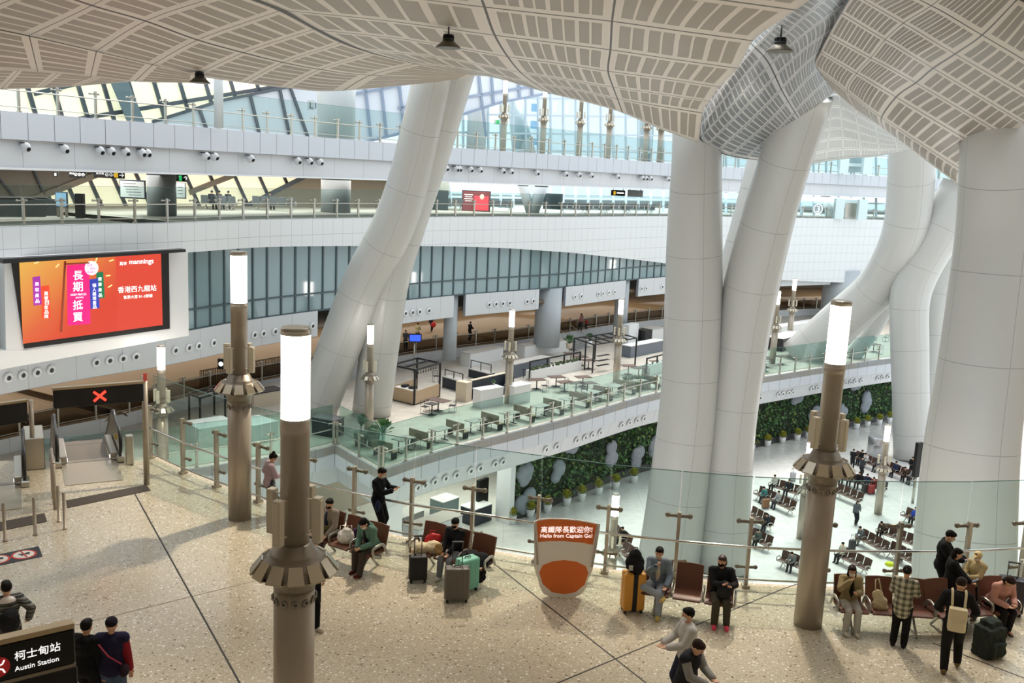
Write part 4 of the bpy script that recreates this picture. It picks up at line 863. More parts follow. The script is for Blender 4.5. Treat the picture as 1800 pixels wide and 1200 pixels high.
PUR = em('ad_badge_purple', 'a01a8c', .4)
for s, y in (('超過', 468), ('1,000+', 474.5), ('精選產品', 480)): text('lettering', s, .15, son(153, y, .24), ux, Z3, PUR, sc, width=16*(son(200, 500)-son(100, 500)).length/100*(1 if s[0] != '超' else .6))
SPX_ = 0
SPX = (son(200, 500)-son(100, 500)).length/100
for s, y in (('長', 491), ('期', 511), ('抵', 543), ('買', 564)): text('lettering', s, .5, son(128, y, .21), ux, Z3, WH, sc, bold=.004, width=17*SPX)
text('lettering', 'KEEP PRICES', .13, son(124, 520, .21), ux, Z3, WH, sc, width=27*SPX); text('lettering', 'DOWN', .13, son(133, 524.5, .21), ux, Z3, WH, sc, width=13*SPX)
for s, x, y, st_, sz in (('美容產品', 64.5, 500, 10, .24), ('萬寧自家品牌', 80.5, 517, 8, .22), ('個人護理產品', 165.5, 502, 7.6, .22), ('健康產品', 175.5, 491, 9.5, .22)):
    for k, ch in enumerate(s): text('lettering', ch, sz, son(x+k*.12-3.3, y+k*st_+2, .2), ux, Z3, WH, sc, width=6.6*(son(200, 500)-son(100, 500)).length/100)
text('lettering', '萬寧', .32, son(210, 466, .15), ux, Z3, WH, sc, width=13*SPX); text('lettering', 'mannings', .46, son(227, 464, .15), ux, Z3, WH, sc, bold=.006, width=46*SPX)
text('lettering', '香港西九龍站', .47, son(207, 514, .15), ux, Z3, WH, sc, width=73*SPX); text('lettering', '售票大堂 B1-2號舖', .27, son(217, 525, .15), ux, Z3, WH, sc, width=55*SPX)
for x, y, a in ((192, 459, .3), (186, 485, .1), (168, 460, 1.2), (190, 505, .5), (98, 470, .8), (60, 463, .3)):
    p = son(x, y, .14); b = MB(); b.beam(p, p+ux*.22*math.cos(a)+Z3*.22*math.sin(a), .06, .01, up=ny); b.build('confetti', em('ad_confetti', 'fbd690', .6), sc)
# left hand neighbour of the screen: white pier with glass
struct(MB().slab([onp(PLS, -80, 660, -.6), onp(PLS, 40, 636, -.6), onp(PLS, 38, 612, -.6), onp(PLS, -80, 612, -.6)], .6).build('trim_30', WHITE))
# ================================================================== WELCOME BOARD
bc = atz(990, 1049, 0); bd = scr(bc)[2]; BPL = (bc, bc+RT, Vector((1, .04, 0)).normalized(), Vector((.04, -1, 0)).normalized())
wb = wthing('welcome_board', 'cut-out orange and white welcome board standing on the floor by the glass', 'display board', bc)
def bon(x, y, o=0): return onp(BPL, x, y, o)
top = [(938, 916), (948, 911.5), (965, 909.8), (990, 910.5), (1015, 912.5), (1038, 916.5), (1055, 920)]
right = [(1053, 935), (1048, 965), (1043, 990), (1041, 1001), (1036, 1012), (1033, 1019), (1031, 1030), (1022, 1043), (1005, 1050)]
leftp = [(970, 1049), (955, 1042), (948, 1028), (946, 1018), (942, 1008), (939, 995), (939, 960)]
def cut(name, px, m, o, th): 
    q = [bon(x, y, o) for x, y in px]; b = MB(); n = len(q); nn = BPL[3]*th; b.add(q+[p+nn for p in q], [list(range(n)), list(range(n, 2*n))[::-1]]+[(i, n+i, n+(i+1) % n, (i+1) % n) for i in range(n)]); return b.build(name, m, wb)
cut('board', top+right+leftp, mat('board_white', 'f3f0eb', .5), -.02, .03)
ORG = mat('board_orange', 'e4742f', .5)
cut('header', [(943, 916), (965, 912.5), (990, 913), (1015, 915.5), (1035, 919), (1049, 922), (1042, 957), (1020, 953), (990, 950.5), (965, 950.5), (946, 952)], ORG, .012, .006)
cut('orange_field', [(948, 1006), (954, 993), (972, 986), (992, 984), (1014, 987), (1030, 995), (1034, 1007), (1028, 1027), (1012, 1040), (992, 1044), (970, 1040), (954, 1026)], ORG, .012, .006)
for x0, y0, x1, y1 in ((940, 917, 945, 992), (1052, 923, 1041, 996)): b = MB(); b.tube([bon(x0, y0, .03), bon(x1, y1, .03)], .022, 10); b.build('edge_pole', mat('board_grey', 'b9b4ad', .4), wb)
bx = BPL[2]; bw = (bon(1040, 940)-bon(950, 940)).normalized()
text('lettering', '高鐵隊長歡迎你!', .192, bon(950, 935, .022), bw, Z3, WTX, wb, width=(bon(1040, 940)-bon(950, 940)).length); text('lettering', 'Hello from Captain Go!', .145, bon(949, 944.5, .022), bw, Z3, WTX, wb, width=(bon(1040, 940)-bon(949, 940)).length)
b = MB(); b.beam(bc+Vector((0, .02, .02)), bc+Vector((0, .55, .02)), .5, .03); b.beam(bc+Vector((0, .5, .03)), bon(990, 960)+Vector((0, .03, 0)), .05, .03); b.build('rear_stand', BLACK, wb)
# ================================================================== BENCHES ON THE CONCOURSE
def make_bench(n, label, loc, rz, name='seat_bench', seatm=SEAT):
    t = thing(name, label, 'bench', loc, rz); w_ = .62
    MB().box((0, .02, .36), (n*w_, .09, .07)).build('beam', ALU, t)
    first = {}
    for k in range(n):
        x = (k-(n-1)/2)*w_
        if k == 0:
            b = MB(); rows = []
            for i, (y, z) in enumerate([(-.30, .425), (-.27, .445), (-.1, .43), (.1, .415), (.2, .43)]): rows.append([Vector((a, y, z)) for a in (-.27, -.25, .25, .27)])
            se = b.grid(rows).build('seat', seatm, t, solid=.05)
            rows = []
            for y, z in [(.19, .47), (.225, .56), (.26, .7), (.31, .9), (.33, .98)]: rows.append([Vector((a, y+abs(a)*-.06, z-abs(a)**3*.8)) for a in (-.265, -.2, 0, .2, .265)])
            ba = MB().grid(rows).build('backrest', seatm, t, solid=-.05); first = (se, ba)
        else: se, ba = [o.copy() for o in first]; COL.objects.link(se); COL.objects.link(ba)
        se.location = (x, 0, 0); ba.location = (x, 0, 0)
    ar0 = None
    for k in range(n+1):
        x = (k-n/2)*w_
        if ar0 is None: b = MB(); b.tube(smooth_curve([Vector(p) for p in ((0, .22, .4), (0, .1, .62), (0, -.1, .64), (0, -.24, .6), (0, -.2, .45), (0, -.05, .38))], 16), .022, 8, ell=1.6); ar0 = b.build('armrest', ALU, t); o = ar0
        else: o = ar0.copy(); COL.objects.link(o)
        o.location = (x, 0, 0)
    for x in (-(n/2-.5)*w_, (n/2-.5)*w_):
        b = MB(); b.tube([(x, .02, .36), (x, -.1, .2), (x, -.32, .02)], .028, 8); b.tube([(x, .02, .36), (x, .14, .2), (x, .3, .02)], .028, 8); b.build('leg', ALU, t)
    return t
def bench_at(n, label, pl, pr, z=0.0, **k):
    A = flat(atz(pl[0], pl[1], z+.44), z); B = flat(atz(pr[0], pr[1], z+.44), z); d = B-A
    return make_bench(n, label, (A+B)/2, math.atan2(d.y, d.x), **k)
BEN_A = bench_at(3, 'brown seat bench with a white plastic bag on its middle seat', (572, 943), (650, 968))
BEN_B = bench_at(3, 'brown seat bench with a red bag and dark coat, behind the suitcases', (748, 966), (842, 990))
BEN_C = bench_at(3, 'brown seat bench right of the welcome board, its middle seat empty', (1160, 1037), (1258, 1052))
BEN_D = bench_at(3, 'brown seat bench behind the man in the plaid shirt', (1502, 1066), (1598, 1072))
BEN_E = bench_at(3, 'brown seat bench at the right end, mostly hidden behind people', (1658, 1073), (1752, 1068))
# ================================================================== PEOPLE
def remesh(mb, name, vox, it=3):
    me = bpy.data.meshes.new('t'); me.from_pydata([tuple(p) for p in mb.v], [], mb.f); me.update()
    o = bpy.data.objects.new('t', me); COL.objects.link(o)
    d = o.modifiers.new('r', 'REMESH'); d.mode = 'VOXEL'; d.voxel_size = vox; d.use_smooth_shade = True
    if it: s = o.modifiers.new('s', 'SMOOTH'); s.factor = .5; s.iterations = it
    dg = bpy.context.evaluated_depsgraph_get(); out = bpy.data.meshes.new_from_object(o.evaluated_get(dg)); out.name = name
    out.polygons.foreach_set('use_smooth', [True]*len(out.polygons))
    bpy.data.objects.remove(o); bpy.data.meshes.remove(me); return out
def link(name, me, m, par):
    me.materials.clear(); me.materials.append(m); o = bpy.data.objects.new(name, me); COL.objects.link(o); o.parent = par; return o
def ik(a, b, l1, l2, pole):
    d = b-a; L = min(d.length, (l1+l2)*.999); dn = d.normalized(); b = a+dn*L
    x = (l1*l1-l2*l2+L*L)/(2*L); h = math.sqrt(max(0, l1*l1-x*x)); p = Vector(pole); p = (p-dn*p.dot(dn)).normalized()
    return a+dn*x+p*h, b
SKIN = mat('skin', 'd9a98a', .55); HAIRB = mat('black_hair', '120f0d', .6, spec=.15); HAIRBR = mat('dark_brown_hair', '2a1c15', .6, spec=.15)
EYE = mat('dark_eye', '1b1512', .3)
def cloth(c, n=None): return mat(n or 'cloth_'+c, c, .85, var=.1, vscale=14, spec=.2)
def figure(name, label, loc, face, sit=False, h=1.70, lean=0, nod=0, turn=0, wl=None, wr=None, al=None, ar=None, kl=None, kr=None,
           top='333333', legs='222222', shoes='222222', hair='short', hairm=None, mask=None, skirt=0, near=True, topname='jacket', sleeve=1.0, inner=None, hood=None, vest=None, rz=None, hipz=None, group=None, topm=None, twist=0, hl=None, skinm=None, cat='person'):
    s = h/1.70; t = thing(name, label, cat, loc, (PI+R(face)) if rz is None else rz, group)
    V = Vector; hz_ = hipz if hipz is not None else (.52/s if sit else .90)
    HP = V((0, 0, hz_)); Ms = Matrix.Rotation(R(-lean), 3, 'X') @ Matrix.Rotation(R(twist), 3, 'Z')
    T = lambda x, y, z: HP+Ms @ V((x, y, z))
    belly = T(0, 0, .16); chest = T(0, .0, .36); neck = T(0, -.01, .53); shl, shr = T(-.175, 0, .475), T(.175, 0, .475)
    Mh = Matrix.Rotation(R(turn), 3, 'Z') @ Matrix.Rotation(R(-lean*.4-nod), 3, 'X')
    hc = neck+Mh @ V((0, .02, .155)); Hd = lambda x, y, z: hc+Mh @ V((x, y, z))
    wl = V(wl) if wl else (V((-.13, .30, hz_+.12)) if sit else V((-.25, .04, .84))); wr = V(wr) if wr else (V((.13, .30, hz_+.12)) if sit else V((.25, .04, .84)))
    ell_, wl = ik(shl, wl, .275, .25, (-.6, -.7, -.5)); elr_, wr = ik(shr, wr, .275, .25, (.6, -.7, -.5))
    al = V(al) if al else (V((-.12, .46, .08)) if sit else V((-.1, 0, .08))); ar = V(ar) if ar else (V((.12, .46, .08)) if sit else V((.1, 0, .08)))
    hpl, hpr = HP+V((-.09, 0, -.03)), HP+V((.09, 0, -.03)); pole = (0, .8, .7) if sit else (0, 1, 0)
    kl, al = ik(hpl, al, .43, .41, kl or pole); kr, ar = ik(hpr, ar, .43, .41, kr or pole)
    q = 12 if near else 8
    def torso(b, e):
        b.ell(HP+V((0, -.01, .02)), (.165+e, .125+e, .13+e), q); b.ell(belly, (.145+e, .105+e, .19), q, Ms); b.ell(chest, (.165+e, .115+e, .19), q, Ms); b.cap(shl, shr, .062+e*.7, None, q); b.ell(T(0, 0, .46), (.13+e, .09+e, .09), q, Ms)
    def arm(b, S, E, W, e, f=1.0):
        b.cap(S, E, .05+e, .042+e, q)
        if f > .3: b.cap(E, E.lerp(W, min(1, f)), .042+e, .032+e, q)
    def leg(b, Hh, K, A, e, f=1.0): b.cap(Hh, K, .085+e, .06+e, q); b.cap(K, K.lerp(A, f), .058+e, .042+e, q)
    # one continuous body
    b = MB(); torso(b, 0); b.cap(neck-V((0, 0, .06)), hc-V((0, 0, .06)), .055, .05, q)
    b.ell(hc, (.076, .095, .112), q+2, Mh); b.ell(Hd(0, .03, -.065), (.055, .062, .05), q, Mh)
    if near: b.ell(Hd(0, .098, -.012), (.014, .02, .024), 8, Mh); b.ell(Hd(-.078, 0, -.01), (.012, .024, .034), 8, Mh); b.ell(Hd(.078, 0, -.01), (.012, .024, .034), 8, Mh)
    for S, E, W, sd in ((shl, ell_, wl, -1), (shr, elr_, wr, 1)):
        arm(b, S, E, W, 0)
        d = (W-E).normalized(); side = V((0, 0, 1)).cross(d); side = (side if side.length > .2 else V((1, 0, 0))).normalized(); nn = side.cross(d).normalized()
        fw = d if (sit or abs(d.z) < .8) else d
        M = Matrix((side, fw, nn)).transposed()
        b.ell(W+fw*.055, (.04, .055, .02), 8, M)
        if near:
            for k in range(4):
                r0 = W+fw*.095+side*(-.03+.02*k); r1 = r0+fw*(.034+.006*(k in (1, 2)))-nn*.014; r2 = r1+fw*.018-nn*.028; b.cap(r0-fw*.02, r1, .0095, .009, 6); b.cap(r1, r2, .009, .0085, 6)
            th = W+fw*.03-side*.035*sd*-1; b.cap(th, th+fw*.04+side*.02*sd*-1*-1-nn*.02, .011, .0095, 6)
    for Hh, K, A in ((hpl, kl, al), (hpr, kr, ar)): leg(b, Hh, K, A, 0); b.cap(A-V((0, 0, .02)), A+V((0, .12, -.045)), .038, .03, 8)
    def fin(mb, nm, vox, m, it=2, par=t):
        if s != 1: mb.v = [p*s for p in mb.v]
        return link(nm, remesh(mb, nm, vox, it), m, par)
    body = fin(b, 'body', .0095 if near else .022, skinm or SKIN, 1)
    # clothes over the same pose
    b = MB(); torso(b, .036); arm(b, shl, ell_, wl, .028, sleeve); arm(b, shr, elr_, wr, .028, sleeve); b.ell(HP+V((0, 0, .0)), (.2, .155, .15), q); b.cap(neck-V((0, 0, .05)), neck-V((0, 0, .02)), .066, .06, q)
    if hood: b.ell(T(0, -.09, .47), (.12, .07, .1), q, Ms)
    if skirt: b.ell(HP+V((0, 0, -.08)), (.185, .15, .16+skirt), q)
    tp = fin(b, topname, .014 if near else .026, topm or cloth(top), 3)
    if hood and isinstance(hood, str): b = MB(); b.ell(T(0, -.085, .49), (.125, .075, .085), q, Ms); b.ell(T(0, .03, .5), (.1, .09, .05), q, Ms); fin(b, 'hood', .014, cloth(hood), 2)
    if inner: b = MB(); b.ell(T(0, .095, .3), (.06, .075, .22), q, Ms); fin(b, 'inner_shirt', .014, cloth(inner), 2)
    if vest: b = MB(); torso(b, .05); fin(b, 'padded_vest', .014, cloth(vest), 2)
    b = MB(); b.ell(HP+V((0, -.01, -.02)), (.18, .14, .13), q); leg(b, hpl, kl, al, .026, .97); leg(b, hpr, kr, ar, .026, .97); fin(b, 'trousers', .014 if near else .026, cloth(legs), 3)
    for A, K in ((al, kl), (ar, kr)):
        dn = (A-K).normalized(); f = V((0, 1, 0))-dn*dn.y; f = f.normalized() if f.length > .1 else V((0, 0, 1)); b = MB()
        b.cap(A+dn*.03-f*.03, A+dn*.05+f*.13, .047, .04, q); b.cap(A+dn*.0, A+dn*.04, .05, .05, q); fin(b, 'shoe', .012 if near else .024, cloth(shoes), 1)
    hm = hairm or HAIRB
    if hair != 'none':
        b = MB(); b.ell(Hd(0, -.022, .03), (.088, .1, .098), q+2, Mh); b.ell(Hd(0, .02, .075), (.075, .075, .048), q, Mh)
        if hair == 'long': b.ell(Hd(0, -.065, -.1), (.088, .055, .19), q, Mh); b.ell(Hd(-.07, .0, -.09), (.03, .05, .15), 8, Mh); b.ell(Hd(.07, .0, -.09), (.03, .05, .15), 8, Mh)
        if hair == 'bob': b.ell(Hd(0, -.04, -.04), (.1, .085, .1), q, Mh)
        if hair == 'bun': b.ell(Hd(0, -.05, .135), (.045, .045, .04), q, Mh)
        if hair == 'knot': b.ell(Hd(0, -.125, .02), (.04, .045, .04), q, Mh)
        fin(b, 'hair', .011 if near else .022, hm, 2)
    if hair == 'none' and hl is None: pass
    if hl:                                                          # hat: ('cap' | 'beanie', colour)
        b = MB(); b.ell(Hd(0, -.008, .05), (.094, .112, .085), q+2, Mh)
        if hl[0] == 'cap': b.ell(Hd(0, .12, .045), (.07, .07, .012), q, Mh)
        fin(b, hl[0], .011, cloth(hl[1]), 1)
    if mask: b = MB(); b.ell(Hd(0, .055, -.05), (.066, .056, .05), q+2, Mh); fin(b, 'face_mask', .01 if near else .02, cloth(mask), 1)
    if near:
        for sx in (-.03, .03): b = MB(); b.ell(Hd(sx, .09, .018)*s, (.012*s, .008*s, .008*s), 8, Mh); b.build('eye', EYE, t)
    t['_rs'] = [list(wl*s), list(wr*s), list(T(0, .2, .2)*s), list(T(0, -.15, .3)*s)]
    return t
def wpt(t, p): return Vector(t.location)+Matrix.Rotation(t.rotation_euler.z, 3, 'Z') @ Vector(p)
def hand(t, i, dy=.1, dz=.03): p = Vector(t['_rs'][i]); return wpt(t, p+Vector((0, dy, dz)))
def phone(label, t, i=None, p=None, dy=.1, dz=.035, tilt=55, c='1c1d20'):
    w_ = p if p is not None else hand(t, i, dy, dz); o = thing('mobile_phone', label, 'phone', w_, t.rotation_euler.z)
    MB().box((0, 0, 0), (.072, .009, .15), M=Matrix.Rotation(R(-tilt), 4, 'X')).build('case', mat('phone_'+c, c, .25), o, bev=.004)
    M = Matrix.Rotation(R(-tilt), 4, 'X'); q = MB(); q.box(M.to_3x3() @ Vector((0, -.006, 0)), (.064, .003, .138), M=M); q.build('display', mat('phone_glow', '3a4048', .1, emit='aebccd', es=.25), o); return o
def seatpos(bench, k, n=3, y=.12):
    w_ = .62; return wpt(bench, ((k-(n-1)/2)*w_, y, 0))
def sitter(bench, k, label, n=3, turnb=0, **kw):
    return figure('person', label, seatpos(bench, k, n), 0, sit=True, rz=bench.rotation_euler.z+PI+R(turnb), **kw)
def stander(label, px, face, **kw): return figure('person', label, flat(atz(px[0], px[1], kw.pop('z', 0)), kw.pop('z0', 0)), face, **kw)
p1 = stander('woman in lilac jumper with a hair bun standing at the rail looking at her phone', (474, 908), 118, h=1.64, top='b5a0ab', topname='jumper', legs='4a4441', shoes='e4e0da', hair='bun', nod=28, turn=-12, wr=(.16, .34, 1.14), wl=(-.3, .1, .95), mask='f0ecea')
phone('white phone held by the woman in lilac', p1, 1, c='e8e6e3')
p2 = stander('man in black jacket and glasses standing at the rail with a phone', (664, 944), 72, h=1.73, top='14151b', legs='121317', shoes='17171a', nod=24, wl=(-.08, .38, 1.22), wr=(.08, .36, 1.2), mask='d9dfe3')
phone('phone held up by the man in black at the rail', p2, 1, c='c9b7a8')
p3 = sitter(BEN_A, 0, 'seated man in grey-beige jacket with black mask beside the white bag', top='8f857a', inner='2b3040', legs='4c4540', shoes='2c2a2a', nod=14, turn=14, mask='17171a', hairm=HAIRB, wl=(-.2, .3, .6), wr=(.2, .36, .58))
p4 = sitter(BEN_A, 2, 'seated person in green jacket bowed over a phone, dark red shoes', top='64887a', inner='26282d', legs='4a423b', shoes='54201f', lean=22, nod=34, mask='efefec', wl=(-.07, .42, .62), wr=(.07, .42, .6), al=(-.12, .55, .08), ar=(.13, .42, .08), hair='bob', hood=True)
phone('phone in the hands of the person in the green jacket', p4, 1, dy=.06)
p5 = sitter(BEN_B, 1, 'seated woman in black beanie and black mask holding a tan bag', h=1.6, top='17181c', legs='85888e', shoes='d8d3c6', hair='short', mask='121214', hl=('beanie', '18181a'), wl=(-.07, .36, .66), wr=(.1, .36, .66), nod=8)
p6 = figure('person', 'person behind the nearest lamp post, one cream shoe showing', flat(atz(548, 1098, 0), 0), 60, h=1.7, top='17181c', legs='141416', shoes='d5cdbd', ar=(.12, .22, .08), al=(-.1, -.2, .1))
p7 = sitter(BEN_C, 0, 'seated young man in denim jacket with crossed leg and gold shoes looking at a phone', top='75828f', inner='cfc4ae', legs='9aa3ad', shoes='c9b366', mask='c9b6a2', nod=12, turn=-6, wr=(.03, .32, 1.0), wl=(-.2, .32, .64), ar=(-.14, .44, .44), kr=(.9, .5, .4), al=(-.1, .5, .08), turnb=0)
phone('black phone held by the young man in denim', p7, 1, dy=.08, dz=.05)
p8 = sitter(BEN_C, 2, 'seated woman in black puffer jacket and pink shoes with a bag on her lap', top='1c1d20', legs='484538', shoes='f0506c', mask='141416', hair='bob', hairm=mat('reddish_brown_hair', '3e2622', .5), turn=-24, nod=6, wr=(.02, .36, .86), wl=(-.16, .38, .84), turnb=8)
def front(px, py, d): return flat(atd(px, py, d), 0)
p9 = figure('person', 'man in pale grey shirt with white mask, facing left', front(1206, 1150, 15.7), -80, h=1.7, top='c4c1bd', topname='shirt', legs='2c3040', hair='short', mask='f1f1ef', wl=(-.12, .36, 1.08), wr=(.1, .36, 1.05), nod=5)
p10 = figure('person', 'man in dark padded vest with grey sleeves looking down at a phone', front(1205, 1195, 14.8), 48, h=1.7, top='8e8c88', topname='shirt', vest='26272b', legs='22242a', hair='short', hairm=HAIRBR, nod=32, lean=8, wl=(-.08, .42, 1.1), wr=(.12, .42, 1.08))
phone('phone held by the man in the dark vest', p10, 1, c='3a2a2c')
p11 = sitter(BEN_D, 0, 'seated woman with long dark hair and pale jeans, hand at her face', h=1.6, top='9a8a66', inner='1f1c1a', legs='b9b6ac', shoes='cfc7b6', hair='long', hairm=HAIRBR, mask='efece6', nod=14, turn=-10, wr=(.1, .24, 1.06), wl=(-.05, .3, .84), al=(-.06, .5, .08), ar=(.16, .48, .08))
PLAID = NB('plaid_cloth'); sp, _ = PLAID.coord('Object')
gx = PLAID.math('LESS_THAN', PLAID.math('FRACT', PLAID.math('MULTIPLY', sp[0], 9)), .45); gz = PLAID.math('LESS_THAN', PLAID.math('FRACT', PLAID.math('MULTIPLY', sp[2], 9)), .45)
PLAIDM = PLAID.out(PLAID.ramp(PLAID.math('MULTIPLY_ADD', PLAID.math('ADD', gx, gz), .45, .05), [(.1, 'c9c5ae'), (.5, '93907a'), (.95, '56554a')]), .9)
p12 = stander('person in green and cream plaid shirt seen from behind, hair tied in a knot', (1578, 1136), 150, h=1.63, topm=PLAIDM, topname='plaid_shirt', legs='1c191a', shoes='241d19', hair='knot', nod=12, skirt=.06, wl=(-.12, .32, 1.1), wr=(.12, .32, 1.08))
p13 = figure('person', 'tall man in black with pale mask at the rail on the right', front(1655, 1000, 19.9), 62, h=1.72, top='15161a', legs='131417', hair='short', mask='d8d3cc', nod=30, wl=(-.05, .38, 1.12), wr=(.08, .36, 1.12))
phone('purple phone held by the tall man in black at the right', p13, 1, c='4a3a6a')
p14 = figure('person', 'dark haired person in black just in front of the tall man', front(1672, 1010, 19.2), 70, h=1.58, top='17171a', legs='151518', hair='bob', nod=22, wl=(-.06, .34, 1.0), wr=(.08, .36, 1.02))
phone('black phone held by the dark haired person in black', p14, 1)
p15 = figure('person', 'person in cream cap and cream hooded jacket standing at the rail with a phone', front(1716, 1010, 19.4), -60, h=1.44, top='bfae84', legs='3a3632', hl=('cap', 'd9c391'), mask='efeae2', nod=10, wl=(-.06, .36, 1.12), wr=(.08, .36, 1.12), hood=True)
phone('dark phone held by the person in the cream cap', p15, 0)
p16 = stander('person in black walking away with a cream backpack', (1668, 1180), 160, h=1.78, top='1b1a1b', legs='1d1b1a', shoes='7a6443', hair='short', hairm=HAIRBR, nod=22, lean=14, turn=-25, al=(-.1, -.12, .08), ar=(.14, .24, .1), wl=(-.22, .25, 1.0), wr=(.3, .3, .98))
p17 = sitter(BEN_E, 2, 'seated woman in pink jacket with black trousers bowed over her hands', top='c49284', legs='1b191b', shoes='5a4a44', hair='bob', hairm=HAIRBR, lean=26, nod=34, wl=(-.1, .44, .66), wr=(.08, .44, .64), al=(-.1, .36, .08), ar=(.12, .42, .08))
STRIPE = NB('striped_cloth'); sp, _ = STRIPE.coord('Object')
STRM = STRIPE.out(STRIPE.ramp(STRIPE.math('FRACT', STRIPE.math('MULTIPLY', sp[2], 11)), [(0, '2a2a2c'), (.4, '8d8a80'), (.5, '2f3a38'), (.8, '26262a'), (.86, '9a958a'), (.95, '2a2a2c')]), .9)
p18 = figure('person', 'person in dark striped jacket with a white hood at the left edge', front(14, 1090, 15.5), 215, h=1.7, topm=STRM, topname='striped_jacket', legs='202024', hair='short', hood='e6dfdc', wr=(.3, -.05, 1.02))
p19 = figure('person', 'man in black seen from behind, beside the black station sign', front(152, 1150, 14.4), 172, h=1.66, top='141417', legs='17171a', hair='short', hood=True, nod=8)
p20 = figure('person', 'person in navy vest with dark red sleeves and jeans, seen from behind', front(197, 1150, 14.45), 190, h=1.68, top='8a1f2c', vest='23203a', legs='4a5a70', hair='none', hl=('beanie', '1d1622'), nod=4)
# ================================================================== BAGS AND LUGGAGE
def suitcase(label, px, face, w_, d_, hh, c, strap=None, ribs=3, handle=.32, z=0, corner='1f1f22', rough=.45):
    t = thing('suitcase', label, 'suitcase', flat(atz(px[0], px[1], z), z), PI+R(face)); m = mat('shell_'+c, c, rough)
    MB().box((0, 0, .07+hh/2), (w_, d_, hh)).build('shell', m, t, bev=.04, seg=3)
    for sy in (-1, 1):
        for k in range(ribs): x = (k-(ribs-1)/2)*w_*.26; MB().box((x, sy*d_/2, .07+hh/2), (w_*.06, .012, hh*.8)).build('rib', m, t, bev=.005)
    MB().box((0, 0, .07+hh/2), (w_+.006, .018, hh+.004)).build('zip_line', mat('dark_trim', corner, .5), t, bev=.008)
    for sx in (-1, 1):
        for sy in (-1, 1): b = MB(); b.cyl((sx*w_*.38-.02, sy*d_*.32, .035), (sx*w_*.38+.02, sy*d_*.32, .035), .035, 12); b.box((sx*w_*.38, sy*d_*.32, .065), (.05, .05, .03)); b.build('wheel', BLACK, t)
    if handle:
        b = MB()
        for sx in (-1, 1): b.cyl((sx*w_*.2, -d_*.3, .07+hh), (sx*w_*.2, -d_*.3, .07+hh+handle), .01, 8)
        b.box((0, -d_*.3, .07+hh+handle), (w_*.4+.03, .03, .03)); b.build('pull_handle', mat('handle_grey', '4a4a4d', .35, .6), t)
    b = MB(); b.tube([(-.07, 0, .07+hh), (-.06, 0, .1+hh), (.06, 0, .1+hh), (.07, 0, .07+hh)], .012, 8); b.build('carry_handle', BLACK, t)
    if strap: MB().box((0, 0, .07+hh/2), (w_*.22, d_+.02, hh+.02)).build('luggage_strap', mat('strap_black', '17171a', .7), t, bev=.006)
    return t
suitcase('black cabin suitcase with raised handle before the blanket', (734, 1022), 12, .38, .24, .52, '1a1a1c', handle=.4, rough=.6)
suitcase('large grey hard suitcase with raised handle before the seated woman in black', (802, 1056), 8, .5, .26, .66, '6b6660', handle=.5)
suitcase('mint green suitcase standing behind the large grey suitcase', (820, 1038), 40, .46, .28, .66, '7fcab6', handle=0)
ysc = suitcase('tall yellow suitcase with black strap carrying a black backpack', (1110, 1074), 10, .44, .3, .78, 'd99a35', strap=True, ribs=2, handle=0)
suitcase('dark purple suitcase against the rail at the right edge', (1772, 1078), -20, .5, .3, .72, '2e2532', handle=.3)
suitcase('pale grey suitcase at the right frame edge behind the dark purple one', (1806, 1052), -10, .45, .3, .78, 'a8a29a', handle=0)
def soft(name, label, cat, loc, parts, m, vox=.018, rz=0, bump=True, partname='body', it=2, boxy=False):
    t = thing(name, label, cat, loc, rz); b = MB()
    for c, r in parts:
        (b.box(c, [v*2 for v in r]) if boxy else b.ell(c, r, 12))
    o = link(partname, remesh(b, partname, vox, it), m, t)
    if bump:
        tx = bpy.data.textures.new('folds', 'CLOUDS'); tx.noise_scale = .09; d = o.modifiers.new('folds', 'DISPLACE'); d.texture = tx; d.strength = .05; d.mid_level = .5
    return t
sb = seatpos(BEN_A, 1, 3, -.05); WB = mat('white_plastic', 'e4e0da', .35, var=.05)
t = soft('plastic_bag', 'bulging white plastic carrier bag on the bench seat', 'bag', sb+Vector((0, 0, .44)), [((0, 0, .17), (.2, .17, .18)), ((.02, 0, .3), (.12, .1, .1))], WB)
for s in (-.08, .08): b = MB(); b.tube([(s-.05, 0, .34), (s-.04, 0, .43), (s+.04, 0, .44), (s+.05, 0, .34)], .012, 8); b.build('handle', WB, t)
soft('bag', 'purple bag between the white bag and the person in green', 'bag', sb+Vector((.2, .14, .5)), [((0, 0, .12), (.1, .09, .16))], cloth('3d2440'))
rb = seatpos(BEN_B, 0, 3, .05); REDB = mat('red_carrier', 'c9252c', .5, var=.06)
t = soft('carrier_bag', 'bright red carrier bag on the bench before the seat back', 'bag', rb+Vector((.08, .05, .46)), [((0, 0, .15), (.19, .09, .17)), ((.05, 0, .26), (.15, .07, .08))], REDB)
b = MB(); b.tube([(-.08, 0, .3), (-.06, 0, .4), (.04, 0, .4), (.06, 0, .3)], .01, 6); b.build('handle', REDB, t)
soft('fleece_blanket', 'cream fleece blanket heaped on the seat before the red bag', 'blanket', rb+Vector((.0, -.2, .45)), [((-.12, 0, .1), (.2, .16, .13)), ((.12, 0, .12), (.22, .17, .15)), ((.26, .02, .02), (.12, .14, .12)), ((-.27, 0, .02), (.1, .12, .1))], cloth('d9c9a8'))
jb = seatpos(BEN_B, 2, 3, -.05)
soft('folded_coat', 'black padded coat piled on the bench behind the grey suitcase', 'coat', jb+Vector((0, 0, .44)), [((-.1, 0, .13), (.24, .2, .16)), ((.14, -.02, .1), (.18, .2, .16)), ((.1, -.22, -.1), (.14, .08, .24))], cloth('1d1e22'))
